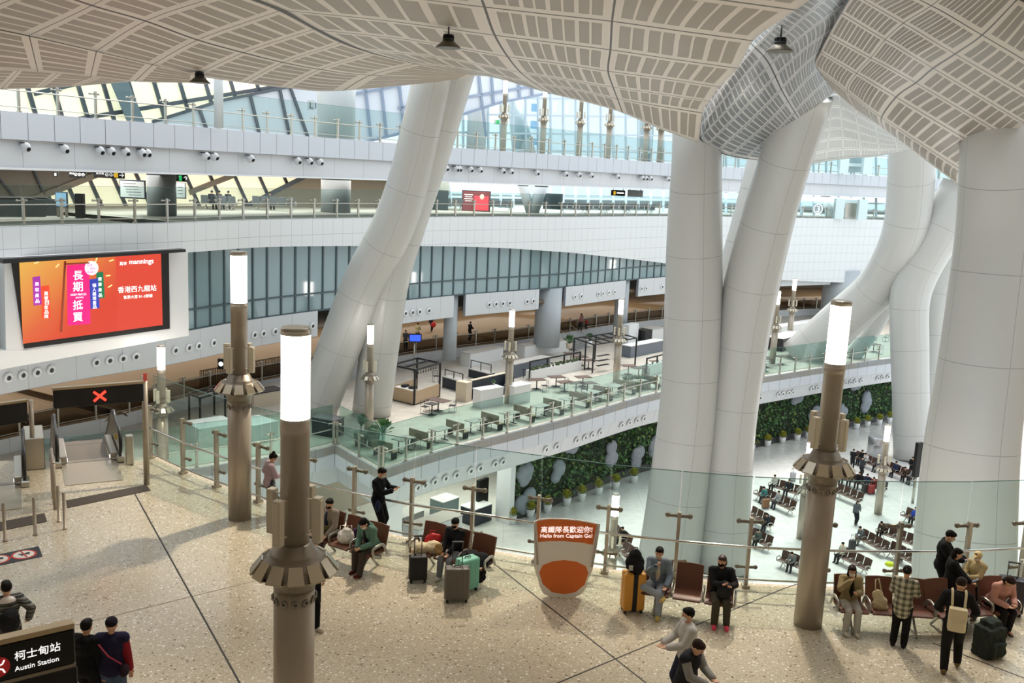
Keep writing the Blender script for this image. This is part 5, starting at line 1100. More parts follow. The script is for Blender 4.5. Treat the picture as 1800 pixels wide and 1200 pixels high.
soft('handbag', 'tan paper bag held by the seated woman in black', 'bag', hand(p5, 1, .06, .0), [((-.07, 0, .04), (.11, .06, .1)), ((-.07, 0, .13), (.07, .04, .06))], cloth('b09163'))
soft('shoulder_bag', 'small black bag at the hip of the woman in lilac', 'bag', wpt(p1, (.2, .02, .92)), [((0, 0, 0), (.06, .12, .1))], mat('black_leather', '1d2024', .35), bump=False)
soft('shoulder_bag', 'navy and blue bag at the hip of the man in black at the rail', 'bag', wpt(p2, (.24, .1, .86)), [((0, 0, 0), (.07, .15, .14))], cloth('232c44'), bump=False)
soft('waist_pouch', 'olive pouch at the waist of the seated man in grey-beige', 'bag', wpt(p3, (-.06, .17, .66)), [((0, 0, 0), (.13, .06, .08))], cloth('5e5a3a'), bump=False)
bk = soft('backpack', 'black backpack sitting on top of the tall yellow suitcase', 'backpack', Vector(ysc.location)+Vector((0, 0, .86)), [((0, 0, .17), (.2, .16, .2)), ((0, 0, .34), (.13, .12, .12)), ((.05, -.1, .12), (.13, .1, .14))], cloth('1b1b1d'))
b = MB(); b.tube([(-.04, 0, .46), (-.03, 0, .5), (.03, 0, .5), (.04, 0, .46)], .012, 6); b.build('grab_loop', BLACK, bk); b = MB(); b.box((-.1, -.19, .14), (.08, .02, .1)); b.build('pocket_tag', mat('pale_tag', 'b9b9b5', .6), bk)
soft('bag', 'dark grey bag on the lap of the woman in black puffer jacket', 'bag', wpt(p8, (-.05, .3, .62)), [((0, 0, .08), (.15, .11, .19)), ((0, .03, .2), (.1, .08, .08))], cloth('2d2e31'))
tb = seatpos(BEN_D, 1, 3, -.1); CRM = mat('cream_canvas', 'd9cba6', .85)
t = soft('tote_bag', 'cream canvas tote bag leaning on the empty seat beside the long haired woman', 'bag', tb+Vector((-.1, -.02, .46)), [((0, 0, .14), (.15, .06, .17)), ((-.04, .03, .3), (.12, .05, .12)), ((.05, 0, .06), (.13, .07, .08))], CRM)
b = MB(); b.tube([(-.1, .03, .38), (-.11, .06, .6), (-.04, .08, .62), (.02, .03, .38)], .014, 6); b.build('handle', CRM, t)
t = soft('backpack', 'cream backpack on the back of the person walking away', 'backpack', wpt(p16, (0, -.13, 1.0)), [((0, -.05, .1), (.15, .08, .21)), ((0, -.13, .0), (.115, .05, .1))], CRM, boxy=True, it=7, bump=False, rz=p16.rotation_euler.z)
for sx in (-1, 1): b = MB(); b.tube(smooth_curve([Vector((sx*.1, .0, .28)), Vector((sx*.11, .1, .5)), Vector((sx*.11, .22, .55)), Vector((sx*.12, .3, .38)), Vector((sx*.13, .2, .1))], 14), .022, 8); b.build('strap', CRM, t)
soft('duffel_bag', 'dark green duffel bag on the floor before the seated woman in pink', 'bag', flat(atz(1735, 1150, 0), 0), [((0, 0, .3), (.24, .18, .29)), ((.03, .03, .62), (.17, .13, .08)), ((0, -.2, .2), (.18, .06, .14))], cloth('2f3630'), boxy=True, it=9, rz=R(25))
soft('backpack', 'dark rucksack on the back of the person in the striped jacket', 'backpack', wpt(p18, (0, -.2, 1.08)), [((0, 0, 0), (.16, .11, .22))], cloth('222226'), rz=p18.rotation_euler.z)
b = MB(); A = wpt(p20, (-.16, -.13, 1.33)); B2 = wpt(p20, (.17, -.17, 1.02)); b.tube([A, A.lerp(B2, .5)+Vector((0, -.06, 0)), B2], .012, 6)
t = wthing('cross_body_bag', 'red strap of a bag slung across the person in navy', 'bag', B2); b.build('strap', mat('red_strap', 'b0304a', .5), t); q = MB(); q.ell(B2+Vector((.03, .03, -.12)), (.07, .1, .1), 12); q.build('pouch', cloth('2a1a26'), t)
# ================================================================== FOOD TERRACE
def gz(px, py, z=ZT): return atz(px, py, z)
def yaw(a, b): d = b-a; return math.atan2(d.y, d.x)
NAVY = mat('navy_booth', '1f2734', .5); CREAMP = mat('cream_panel', 'cbbfac', .5); GREYB = mat('slate_bar_front', '6a727e', .5); WHC = mat('white_counter', 'd9dbdc', .4); TOPG = mat('pale_grey_top', 'b4b2ae', .4)
def boxthing(name, label, cat, a, b, depth, h, m, top=None, z=ZT, off=0.0, extra=None):
    # a box whose front edge runs from pixel a to pixel b on the level z
    A, B = gz(*a, z), gz(*b, z); t = thing(name, label, cat, (A+B)/2, yaw(A, B)); L = (B-A).length
    MB().box((0, depth/2, h/2), (L, depth, h)).build('body', m, t, bev=.01)
    if top: MB().box((0, depth/2, h+.03), (L+.06, depth+.06, .06)).build('top', top, t, bev=.01)
    if extra: extra(t, L)
    return t
# kiosk with timber front and black frame
kf, kl_, kr_ = gz(728, 712), gz(687, 702), gz(772, 697); e1 = kl_-kf; e2 = kr_-kf
k = wthing('kiosk', 'food kiosk with pale wood front and square black frame on the terrace', 'kiosk', kf); kb = kf+e1+e2; hgt = 2.4
for nm, a, b_ in (('front_panel', kf, kl_), ('front_panel', kf, kr_), ('rear_panel', kl_, kb)): q = MB(); q.beam(a+Z3*.48, b_+Z3*.48, .06, .9); q.build(nm, WOODF, k)
for p in (kf, kl_, kr_, kb): q = MB(); q.box(p+Z3*hgt/2, (.11, .11, hgt), yaw(kf, kr_)); q.build('post', DARKM, k)
for a, b_ in ((kf, kl_), (kf, kr_), (kl_, kb), (kr_, kb), (kf.lerp(kl_, .5), kr_.lerp(kb, .5))): q = MB(); q.beam(a+Z3*hgt, b_+Z3*hgt, .11, .11); q.build('top_rail', DARKM, k); q = MB()
q = MB(); q.beam(kf+Z3*.03, kl_+Z3*.03, .1, .06); q.beam(kf+Z3*.03, kr_+Z3*.03, .1, .06); q.build('base_rail', DARKM, k)
q = MB(); q.beam(kf.lerp(kl_, .12)+e2*.12+Z3*.9, kf.lerp(kl_, .9)+e2*.12+Z3*.9, .5, .05); q.build('worktop', WHC, k)
for j in range(8): 
    p = kf.lerp(kr_, .12+.1*j)+Z3*(hgt-.06); q = MB(); q.cyl(p, p-Z3*.18, .012, 6); q.ell(p-Z3*.22, (.05, .05, .06), 8); q.build('hanging_bulb', BLACK, k)
for j in (.3, .62): p = kf.lerp(kl_, j)+e2*.2; o = MB(); o.box((0, 0, .06), (.5, .36, .1), yaw(kf, kr_)); o.box((0, 0, .13), (.44, .3, .03), yaw(kf, kr_)); tag(o.build('serving_tray', BLACK, at=p+Z3*.93), 'black tray on the kiosk worktop, the %s of two' % ('right' if j == .3 else 'left'), 'tray')
# pole display
dp_ = gz(727, 655); t = thing('display_stand', 'blue lit display on a steel pole behind the wooden kiosk', 'screen', dp_, 0)
MB().cyl((0, 0, 0), (0, 0, 2.6), .05, 12).build('pole', SST, t); MB().box((.05, -.06, 2.75), (1.0, .1, .66), R(12)).build('housing', BLACK, t, bev=.02); MB().box((.062, -.116, 2.75), (.84, .012, .5), R(12)).build('display', mat('blue_lit_display', '2a45b8', .2, emit='2f50d8', es=1.2), t)
# tables and chairs
def make_table(label, loc, rz, w_=1.0, d_=.8, m=WOODT, h=.74, legs=1):
    t = thing('cafe_table', label, 'table', loc, rz, 'tables on the food terrace'); MB().box((0, 0, h), (w_, d_, .045)).build('table_top', m, t, bev=.008)
    if legs == 1:
        MB().cyl((0, 0, .03), (0, 0, h), .04, 10).build('pedestal', DARKM, t); MB().box((0, 0, .02), (.5, .5, .03)).build('base', DARKM, t)
    else:
        for sx in (-1, 1): b = MB(); b.cyl((sx*w_*.35, 0, .02), (sx*w_*.35, 0, h), .03, 8); b.box((sx*w_*.35, 0, .02), (.08, d_*.7, .03)); b.build('leg', DARKM, t)
    return t
def make_wire_chair(label, loc, rz, m=DARKM, seatm=None):
    t = thing('wire_chair', label, 'chair', loc, rz, 'chairs on the food terrace')
    b = MB(); b.box((0, 0, .45), (.42, .42, .03)); b.build('seat', seatm or m, t, bev=.008)
    b = MB()
    for x in (-.2, .2): b.tube([(x, .2, .44), (x, .24, .82)], .012, 6)
    for i in range(5): z = .56+.065*i; b.tube([(-.2, .21+.008*i, z), (0, .25+.008*i, z), (.2, .21+.008*i, z)], .008, 6)
    b.build('backrest', m, t)
    for x in (-.19, .19): b = MB(); b.tube([(x, -.19, .44), (x, -.24, .01), (x, .24, .01), (x, .19, .44)], .012, 6); b.build('leg', m, t)
    return t
def make_banquette(label, loc, rz, L=1.5):
    t = thing('banquette', label, 'bench seat', loc, rz, 'banquettes along the terrace glass')
    MB().box((0, 0, .42), (L, .5, .08)).build('seat', mat('tan_seat_pad', '9c8a72', .6), t, bev=.02); MB().box((0, .27, .72), (L, .07, .5)).build('backrest', mat('taupe_back', '8c7f6d', .6), t, bev=.02)
    for x in (-L*.42, L*.42): b = MB(); b.box((x, 0, .2), (.05, .44, .4)); b.build('leg', DARKM, t)
    return t
make_table('large brown table beside the wooden kiosk', gz(770, 722), R(-35), 1.5, .9); c0 = make_wire_chair('wire chair on the left of the large brown table', gz(747, 726), R(60))
dup(c0, gz(795, 724), R(-100), 'wire chair on the right of the large brown table'); make_table('small dark square table before the large brown table', gz(759, 729), R(-35), .7, .7, mat('charcoal_top', '3c3a3a', .4)); dup(c0, gz(766, 671), R(20), 'lone wire chair behind the wooden kiosk')
edge = offset(TE_B, 1.5); edge = resample(edge, .25); nE = len(edge); k0 = 0; t0 = b0 = ch0 = None
s = arcl(edge); step = 3.0; names = ['nearest the corner plants', 'second from the corner', 'third from the corner', 'fourth from the corner', 'fifth from the corner', 'sixth from the corner', 'seventh from the corner', 'eighth from the corner', 'ninth from the corner', 'tenth from the corner', 'eleventh from the corner', 'twelfth from the corner', 'thirteenth from the corner', 'fourteenth from the corner', 'fifteenth from the corner', 'sixteenth from the corner']
WTT = mat('pale_stone_table_top', 'a9a69f', .35)
for j in range(14):
    i = int((2.2+j*step)/.25)
    if i+8 >= nE: break
    p = flat(edge[i], ZT); d = (edge[i+1]-edge[i-1]).normalized(); a = math.atan2(d.y, d.x)
    q = flat(edge[i+6], ZT)
    if t0 is None: b0 = make_banquette('tan banquette facing the terrace glass tables, '+names[j], p, a+PI/2); t0 = make_table('pale stone table by the terrace glass, '+names[j], q, a, 1.2, .8, WTT, legs=2); ch0 = make_wire_chair('dark chair by the terrace glass, '+names[j], flat(edge[i+9], ZT)-Vector((-d.y, d.x, 0))*.2, a-PI/2)
    else:
        dup(b0, p, a+PI/2, 'tan banquette along the terrace glass, '+names[j]); dup(t0, q, a, 'pale stone table by the terrace glass, '+names[j])
        if j % 2 == 0: dup(ch0, flat(edge[i+9], ZT)-Vector((-d.y, d.x, 0))*.2, a-PI/2, 'dark chair by the terrace glass, '+names[j])
tb0 = None
for j, (x, y, l) in enumerate([(943, 684, 'left of the row behind the low planter wall'), (977, 679, 'second in the row behind the low planter wall'), (992, 688, 'nearer the glass below the second one'), (1012, 690, 'below the end of the low planter wall'), (1024, 679, 'at the end of the low planter wall'), (1032, 690, 'left of the lamp by the pergola'), (1104, 658, 'right of the lamp by the pergola'), (1122, 662, 'right of the pergola, the paler of two'), (1155, 650, 'close to the forked column'), (1003, 636, 'under the left side of the black pergola'), (1020, 642, 'in the middle of the black pergola'), (1034, 648, 'under the front of the black pergola')]):
    lab = 'brown terrace table '+l
    if tb0 is None: tb0 = make_table(lab, gz(x, y), R(20), 1.2, .8)
    else: dup(tb0, gz(x, y), R(15+7*(j % 3)), lab)
    if j in (0, 1, 3, 5, 7, 9): dup(ch0, gz(x+14, y+4), R(-70+20*(j % 4)), 'dark chair at the brown table '+l.split(',')[0])
# planters, bars and booths
boxthing('serving_counter', 'long white serving counter in front of the walkway, left of the lamp post', 'counter', (826, 645), (884, 632), 1.0, 1.05, WHC, TOPG)
boxthing('serving_counter', 'long white serving counter in front of the walkway, right of the lamp post', 'counter', (922, 629), (1000, 616), 1.0, 1.0, WHC, TOPG)
def stools(t, L):
    for j in range(5): x = -L/2+.6+j*(L-1)/4; q = MB(); q.cyl((x, -.45, 0), (x, -.45, .68), .025, 8); q.lathe([(.16, .68), (.16, .72)], c=(x, -.45, 0), n=12); q.build('stool', BLACK, t)
boxthing('bar_counter', 'long slate grey bar counter with black stools', 'counter', (904, 665), (966, 650), .9, 1.05, GREYB, TOPG, extra=stools)
def rail(t, L):
    q = MB()
    for x in (-L/2, 0, L/2): q.box((x, .25, .95), (.05, .05, .7))
    q.box((0, .25, 1.28), (L, .05, .05)); q.build('rail', DARKM, t)
boxthing('planter_divider', 'dark low divider with grey pebbled top right of the kiosk', 'divider', (777, 680), (808, 689), .7, .75, NAVY, TOPG, extra=rail); boxthing('planter_divider', 'dark low divider with grey pebbled top behind the booth', 'divider', (823, 662), (858, 671), .7, .6, NAVY, TOPG, extra=rail)
boxthing('booth', 'navy booth with cream side panel behind the white planters', 'booth', (828, 702), (888, 687), .22, 1.3, NAVY, CREAMP, extra=lambda t, L: (MB().box((0, -.35, .24), (L-.3, .6, .46)).build('seat', mat('navy_seat', '2c3a4c', .6), t, bev=.03), MB().box((L/2, -.3, .6), (.12, .8, 1.2)).build('side_panel', NAVY, t))); boxthing('side_panel_screen', 'cream end panel at the left of the navy booth', 'panel', (819, 707), (829, 704), .9, 1.35, CREAMP)
pl1 = boxthing('white_planter', 'white box planter with a small plant, left of the middle lamp post', 'planter', (844, 718), (884, 711), .8, 1.2, WHC, WHITE); boxthing('white_planter', 'white box planter right of the middle lamp post', 'planter', (903, 712), (932, 706), .9, 1.25, WHC, WHITE)
def low(t, L):
    q = MB(); n = max(2, int(L/2))
    for j in range(n+1): q.box((-L/2+j*L/n, .2, .75), (.1, .1, 1.5))
    q.box((0, .2, 1.46), (L, .1, .1)); q.build('black_frame', DARKM, t)
    q = MB()
    for j in range(int(L*14)): q.ell((random.uniform(-L/2, L/2), random.uniform(.1, .5), .8+random.uniform(0, .12)), (.1, .08, .07), 6)
    q.build('moss_planting', mat('moss_green', '4a5a38', .8, var=.2), t)['kind'] = 'stuff'
boxthing('planter_divider', 'long white low planter wall with black rail and greenery', 'divider', (934, 669), (1022, 650), .6, .75, WHC, extra=low); boxthing('planter_divider', 'white low planter wall with black rail right of the pergola', 'divider', (1139, 662), (1175, 652), .6, .9, WHC, extra=low)
boxthing('serving_counter', 'white serving island right of the pergola with a dark front', 'counter', (1108, 629), (1166, 617), 1.0, 1.0, GREYB, WHC); boxthing('refrigerator', 'white upright refrigerator by the walkway railing', 'appliance', (1104, 606), (1121, 602), .8, 1.9, WHITE); boxthing('cabinet', 'white cabinet with black side by the walkway at right', 'cabinet', (1146, 601), (1168, 597), 1.4, 1.2, WHC, TOPG); boxthing('cabinet', 'black cabinet left of the white cabinet by the walkway', 'cabinet', (1133, 603), (1145, 601), 1.2, 1.2, BLACK)
# black pergola
pg = wthing('pergola', 'open black metal pergola over the terrace tables', 'pergola', gz(1041, 655)); c1, c2, c3 = gz(1007, 642), gz(1041, 655), gz(1116, 641); c4 = c1+c3-c2
for p in (c1, c2, c3, c4, c2.lerp(c3, .5), c1.lerp(c4, .5), c1.lerp(c2, .6)): q = MB(); q.box(p+Z3*1.15, (.12, .12, 2.3)); q.build('post', DARKM, pg)
for j in range(6): f = j/5; q = MB(); q.beam(c1.lerp(c4, f)+Z3*2.3, c2.lerp(c3, f)+Z3*2.3, .09, .09); q.build('roof_bar', DARKM, pg)
for f in (0, .5, 1): q = MB(); q.beam(c1.lerp(c2, f)+Z3*2.3, c4.lerp(c3, f)+Z3*2.3, .09, .09); q.build('roof_rail', DARKM, pg)
for z in (.5, .9, 1.3): q = MB(); q.beam(c2.lerp(c3, .1)+Z3*z, c2.lerp(c3, .35)+Z3*z, .3, .04); q.build('shelf', DARKM, pg)
# small stair up to the walkway
sa, sb_ = gz(1014, 617), gz(1036, 611); t = thing('stair', 'short grey stair with handrail rising to the walkway', 'stair', (sa+sb_)/2, yaw(sa, sb_)); L = (sb_-sa).length
for j in range(5): MB().box((0, .3+.35*j, .09+.16*j), (L, .35, .18+.02)).build('step', GREY, t)
for x in (-L/2, L/2): q = MB(); q.tube([(x, 0, 0), (x, 0, .9), (x, 2.2, 1.9), (x, 2.2, .8)], .03, 8); q.build('handrail', SST, t)
# left part of the terrace
pgl = wthing('pergola', 'low black frame with hanging lamps left of the white counters, seen through glass', 'pergola', gz(345, 745)); c1, c2, c3 = gz(333, 742), gz(352, 752), gz(396, 738); c4 = c1+c3-c2
for p in (c1, c2, c3, c4): q = MB(); q.box(p+Z3*.9, (.1, .1, 1.8)); q.build('post', DARKM, pgl)
for a, b_ in ((c1, c2), (c2, c3), (c3, c4), (c4, c1), (c1.lerp(c2, .5), c4.lerp(c3, .5))): q = MB(); q.beam(a+Z3*1.8, b_+Z3*1.8, .1, .1); q.build('top_rail', DARKM, pgl)
for j in range(6): p = c1.lerp(c4, .15+.14*j)+Z3*1.7; q = MB(); q.ell(p-Z3*.12, (.06, .06, .09), 8); q.cyl(p, p-Z3*.1, .012, 6); q.build('hanging_bulb', BLACK, pgl)
boxthing('serving_counter', 'big white counter block left of the leaning column, seen through glass', 'counter', (350, 790), (420, 778), 2.0, 1.15, WHC); boxthing('serving_counter', 'second white counter block right of the lamp by the glass', 'counter', (446, 782), (489, 772), 1.8, 1.1, WHC); boxthing('serving_counter', 'low beige counter with dark top behind the white blocks', 'counter', (446, 718), (500, 708), 1.2, .9, CREAMP, NAVY)
boxthing('sofa_booth', 'dark sofa booth in front of the leaning column', 'sofa', (548, 763), (588, 770), 1.0, 1.0, NAVY, mat('grey_cushion', '77797c', .8)); boxthing('serving_counter', 'white low counter left of the leaning column foot', 'counter', (462, 700), (530, 690), 1.2, .7, WHC)
r, f, ux_, a, h_, ny_ = board('direction_sign', 'black direction sign with a white symbol hanging over the inner corridor', 'sign', 383, 630, 408, 649, 62, BLKG); rect('text_line', f+ux_*a*.2, ux_, a*.4, h_*.2, WTX, r, ny_); b = MB(); b.ell(f-ux_*a*.27, (.16, .03, .16), 12); b.build('pictogram', WTX, r)
fn = wthing('slatted_fence', 'brown slatted fence in the inner corridor behind the lamp post', 'fence', flat(atd(430, 668, 66), ZT+.8)); A = flat(atd(352, 676, 62), ZT+.8); B = flat(atd(540, 650, 70), ZT+.8); b = MB()
for j in range(70): p = A.lerp(B, j/69); b.box(p+Z3*.6, (.05, .05, 1.1))
b.beam(A+Z3*1.15, B+Z3*1.15, .06, .06); b.build('slats', mat('fence_brown', '7c6548', .5), fn)
# potted plants at the corner
LEAF = [mat('leaf_green_a', '3f6a38', .5, var=.2), mat('leaf_green_b', '2f5a34', .5, var=.2), mat('leaf_yellow', 'a3a53c', .5, var=.2)]
def plant(name, label, loc, pot, ph, pr, n, fh, fr, m, leaf=.3, stemh=0, cat='plant', group=None):
    t = thing(name, label, cat, loc, random.uniform(0, 6), group)
    MB().lathe([(pr*.75, 0), (pr, ph), (pr*.9, ph), (pr*.85, ph-.05), (0, ph-.05)], n=20).build('pot', pot, t)
    b = MB(); base = Vector((0, 0, ph+stemh))
    for j in range(n):
        a = random.uniform(0, 2*PI); e = random.uniform(.2, 1.3); d = Vector((math.cos(a)*math.cos(e), math.sin(a)*math.cos(e), math.sin(e))); p = base+Vector((d.x*fr*.4, d.y*fr*.4, d.z*fh*.5)); q = base+Vector((d.x*fr, d.y*fr, d.z*fh)); sd = Vector((-math.sin(a), math.cos(a), 0))*leaf*.28; mid = p.lerp(q, .55)+Vector((0, 0, .04))
        b.add([p, mid+sd, q, mid-sd], [(0, 1, 2, 3)]); b.tube([base-Vector((0, 0, .1)), p], .008, 4, cap=False)
    b.build('foliage', m, t, solid=.006)
    if stemh: MB().tube([(0, 0, ph-.05), (.03, 0, ph+stemh)], .025, 6).build('stem', mat('stem_brown', '5a4a35', .7), t)
    return t
POTG = mat('grey_green_pot', '5e6a62', .6)
plant('potted_plant', 'tall leafy plant in a grey pot at the terrace corner, right of the lamp post', gz(672, 795), POTG, .55, .3, 34, .9, .75, LEAF[0], .5, .55); plant('potted_plant', 'leafy plant in a square grey pot at the terrace corner, left of the lamp post', gz(634, 783), POTG, .8, .42, 26, .7, .5, LEAF[1], .4, .4); plant('potted_plant', 'low bushy plant in a grey pot between the lamp post and the tall plant', gz(656, 784), POTG, .75, .38, 40, .5, .5, LEAF[0], .35)
plant('potted_plant', 'small spiky plant in a silver pot on the white planter', gz(866, 709)+Vector((0, .3, 1.27)), SST, .12, .1, 16, .25, .22, LEAF[0], .15)
bx_ = gz(1117, 682); t = thing('planter_box', 'brown planter box with ferns by the terrace glass', 'planter', bx_, R(18)); MB().box((0, 0, .3), (2.2, .5, .6)).build('box', CREAMP, t); b = MB()
for j in range(150):
    x = random.uniform(-1, 1); a = random.uniform(0, 6.3); L = random.uniform(.3, .6); p = Vector((x, random.uniform(-.15, .15), .6)); q = p+Vector((math.cos(a)*L*.6, math.sin(a)*L*.6, L*.7)); sd = Vector((-math.sin(a), math.cos(a), 0))*.05; b.add([p, p.lerp(q, .6)+sd, q, p.lerp(q, .6)-sd], [(0, 1, 2, 3)])
b.build('fern_foliage', LEAF[1], t, solid=.004)
plant('potted_plant', 'green plant in a pot on the walkway behind the railing', flat(atd(1003, 560, 82), ZT+.8), CREAMP, .5, .3, 30, .8, .7, LEAF[0], .4); plant('potted_plant', 'plant in a white pot at the head of the short stair', flat(atd(1038, 562, 84), ZT+.8), WHITE, .5, .3, 24, .7, .5, LEAF[1], .35)
# right part of the terrace behind the forked column
for x, y, l in ((1345, 645, 'left of two, behind the forked column'), (1372, 640, 'right of two, behind the forked column'), (1535, 618, 'before the branching column')): dup(tb0, gz(x, y), R(25), 'brown terrace table '+l)
for x, y, l in ((1535, 606, 'first right of the branching column leg'), (1546, 622, 'second right of the branching column leg'), (1556, 600, 'third right of the branching column leg'), (1350, 636, 'at the left table behind the forked column')): dup(ch0, gz(x, y), R(-60), 'dark terrace chair, '+l)
boxthing('cabinet', 'black and white cabinet left of the two far lamp posts', 'cabinet', (1375, 618), (1412, 606), 1.6, 1.2, BLACK, WHC); boxthing('serving_counter', 'white counter before the walkway behind the forked column', 'counter', (1372, 596), (1440, 584), 1.2, 1.3, WHC)
# ================================================================== WAITING HALL
def wz(px, py): return atz(px, py, ZW)
# green wall under the terrace edge
GWL = resample(offset(TE_B, 2.6), .5)
i0 = min(range(len(GWL)), key=lambda i: abs(scr(flat(GWL[i], ZW+3))[0]-886)); GWL = GWL[i0:]
b = MB(); b.grid([[flat(p, ZW) for p in GWL], [flat(p, ZT-.6) for p in GWL]], smooth=False); struct(b.build('wall_green', mat('dark_planting_wall', '26331f', .9, var=.3, vscale=2), solid=.3))
b = MB(); b.grid([[flat(p, ZW+.0) for p in offset(GWL, -.35)], [flat(p, ZW+.55) for p in offset(GWL, -.3)]], smooth=False); struct(b.build('baseboard_planter', mat('dark_kerb', '3c3e3e', .5), solid=.25))
GREENS = [mat('wall_leaf_%d' % i, c, .55, var=.25) for i, c in enumerate(('2f5a2c', '44703a', '5d8a45', '23452a', '7f8f45'))]
S = arcl(GWL); Lg = S[-1]
def gw(s, z, o=0.0):
    i = min(len(GWL)-2, max(0, int(s/Lg*(len(GWL)-1)))); f = s/Lg*(len(GWL)-1)-i; p = GWL[i].lerp(GWL[i+1], f); t = (GWL[i+1]-GWL[i]).normalized(); n = Vector((t.y, -t.x, 0)); return flat(p+n*o, z), t, n
rocks = []
for j in range(140):
    s = random.uniform(.5, Lg*.96); z = random.uniform(ZW+1.2, ZT-1.3)
    if all((s-a)**2+((z-c)*1.3)**2 > 5 for a, c, _ in rocks): rocks.append((s, z, random.uniform(.75, 1.35)))
rocks = rocks[:34]; rocks.sort()
lab_n = lambda k: 'pale grey rock set in the green wall, %s from the left' % (ordn[k] if k < len(ordn) else str(k))
RK = mat('pale_rock', '8f98a2', .8, bump=.6, bscale=3, var=.25, vscale=2.5)
for k, (s, z, r) in enumerate(rocks):
    p, t, n = gw(s, z, .42); b = MB(); rr = random.Random(k)
    for q in range(6): a = rr.uniform(0, 6.3); b.ell(Vector((math.cos(a)*r*.35, rr.uniform(-.1, .0), math.sin(a)*r*.4)), (r*rr.uniform(.4, .62), .3, r*rr.uniform(.4, .6)), 10, Matrix.Rotation(rr.uniform(-.5, .5), 3, 'Y'))
    me = remesh(b, 'rock', .09, 2); me.materials.append(RK); o = bpy.data.objects.new('rock', me); COL.objects.link(o); o.location = p; o.rotation_euler = (0, 0, math.atan2(t.y, t.x)); tag(o, lab_n(k), 'rock', 'rocks in the green wall')
vs = [MB() for _ in GREENS]; rr = random.Random(5)
for j in range(15000):
    s = rr.uniform(0, Lg); z = rr.uniform(ZW+.45, ZT-.75); 
    if any(((s-a)/r)**2+((z-c)/r)**2 < .55+rr.uniform(-.25, .3) for a, c, r in rocks): continue
    p, t, n = gw(s, z, .1+rr.uniform(0, .5)); L = rr.uniform(.14, .34); d = (t*rr.uniform(-1, 1)+n*rr.uniform(.2, .9)+Vector((0, 0, rr.uniform(-.9, .7)))).normalized(); sd = d.cross(n+Vector((0, 0, .3))).normalized()*L*.42
    g = (0 if math.sin(s*.9+z) > .2 else 1 if math.sin(s*.37-z*1.3) > 0 else 3); g = 2 if rr.random() < .18 else g; g = 4 if rr.random() < .05 else g
    vs[g].add([p, p+d*L*.5+sd, p+d*L, p+d*L*.5-sd], [(0, 1, 2, 3)])
gwm = wthing('green_wall_foliage', 'dense green planting covering the wall under the terrace', 'foliage', gw(Lg/2, ZW)[0])
fo = MB(); mats = []
me_v = []; allf = []; mi = []
for gi, q in enumerate(vs):
    o = len(me_v); me_v += q.v; allf += [[x+o for x in f] for f in q.f]; mi += [gi]*len(q.f)
bpy.data.objects.remove(gwm); me = bpy.data.meshes.new('green_wall_foliage'); org = gw(Lg/2, ZW)[0]; me.from_pydata([tuple(p-org) for p in me_v], [], allf)
for g in GREENS: me.materials.append(g)
me.polygons.foreach_set('material_index', mi); me.update(); fo = bpy.data.objects.new('green_wall_foliage', me); COL.objects.link(fo); fo.location = org; tag(fo, 'dense green planting covering the wall under the terrace', 'foliage'); fo['kind'] = 'stuff'
# white pots along the wall
pp = None
for k, (x, y) in enumerate([(900, 920), (932, 909), (962, 900), (996, 888), (1022, 880), (1052, 869), (1082, 859), (1114, 848), (1321, 793), (1349, 785), (1375, 779), (1401, 774), (1420, 770), (1505, 754), (1524, 750), (1545, 747), (1563, 743)]):
    l = 'white pot with a yellow-green bush along the green wall, %s from the left' % ordn[k]
    if pp is None: pp = plant('potted_bush', l, wz(x, y), WHITE, .6, .3, 70, .6, .42, LEAF[2], .3, group='white pots along the green wall')
    else: dup(pp, wz(x, y), random.uniform(0, 6), l)
# rooms under the terrace at the left of the green wall
bk_ = [flat(p, 0) for p in offset(TE_B, 11)][:26]; b = MB(); b.grid([[flat(p, ZW) for p in bk_], [flat(p, ZT-.6) for p in bk_]], smooth=False); struct(b.build('wall_lower', mat('beige_lower_wall', 'a8a195', .5), solid=.3))
P = gw(.0, ZW)[0]; t, n = gw(.0, ZW)[1:]; struct(MB().beam(P+Vector((0, 0, 3.15))-n*.3, P+Vector((0, 0, 3.15))+n*.9, .45, 6.3).build('trim_40', WHITE))
struct(MB().slab([flat(p, ZT-.55) for p in (TE_A2[0]+Vector((0, 3, 0)), TE_A2[-1]+Vector((0, 1, 0)), TE_B[0]+Vector((.6, 1.5, 0)), TE_B[14]+Vector((0, 2, 0)), TE_B[14]+Vector((-9, 12, 0)), TE_A2[0]+Vector((0, 16, 0)))], -.05).build('ceiling', mat('lower_soffit', 'b9b4aa', .5)))
def wbox(name, label, cat, a, b_, depth, h, m, top=None, extra=None): return boxthing(name, label, cat, a, b_, depth, h, m, top, z=ZW, extra=extra)
wbox('service_desk', 'navy service desk with white top beside the white pier', 'desk', (833, 926), (864, 914), 1.2, 1.1, NAVY, WHITE); wbox('service_desk', 'glass fronted desk under the terrace behind the posts', 'desk', (778, 915), (806, 905), 1.2, 1.2, mat('grey_glass_front', '8fa3a5', .1, 0), WHC)
wbox('service_desk', 'white bright desk under the terrace, lower left', 'desk', (735, 958), (812, 930), 1.4, .9, WHITE, TOPG); wbox('service_desk', 'grey low desk far left under the terrace', 'desk', (700, 935), (745, 918), 1.2, .8, GREY, WHC); wbox('display_board', 'tall dark display behind the navy service desk', 'screen', (840, 912), (857, 905), .25, 2.6, BLKG)
pe = TE_B[1].lerp(TE_B[2], .5)+Vector((0, .9, 0)); struct(MB().box(flat(TE_B[0]+Vector((.3, 2.6, 0)), ZW+3.1), (.9, .9, 6.2), .5).build('trim_41', WHITE))
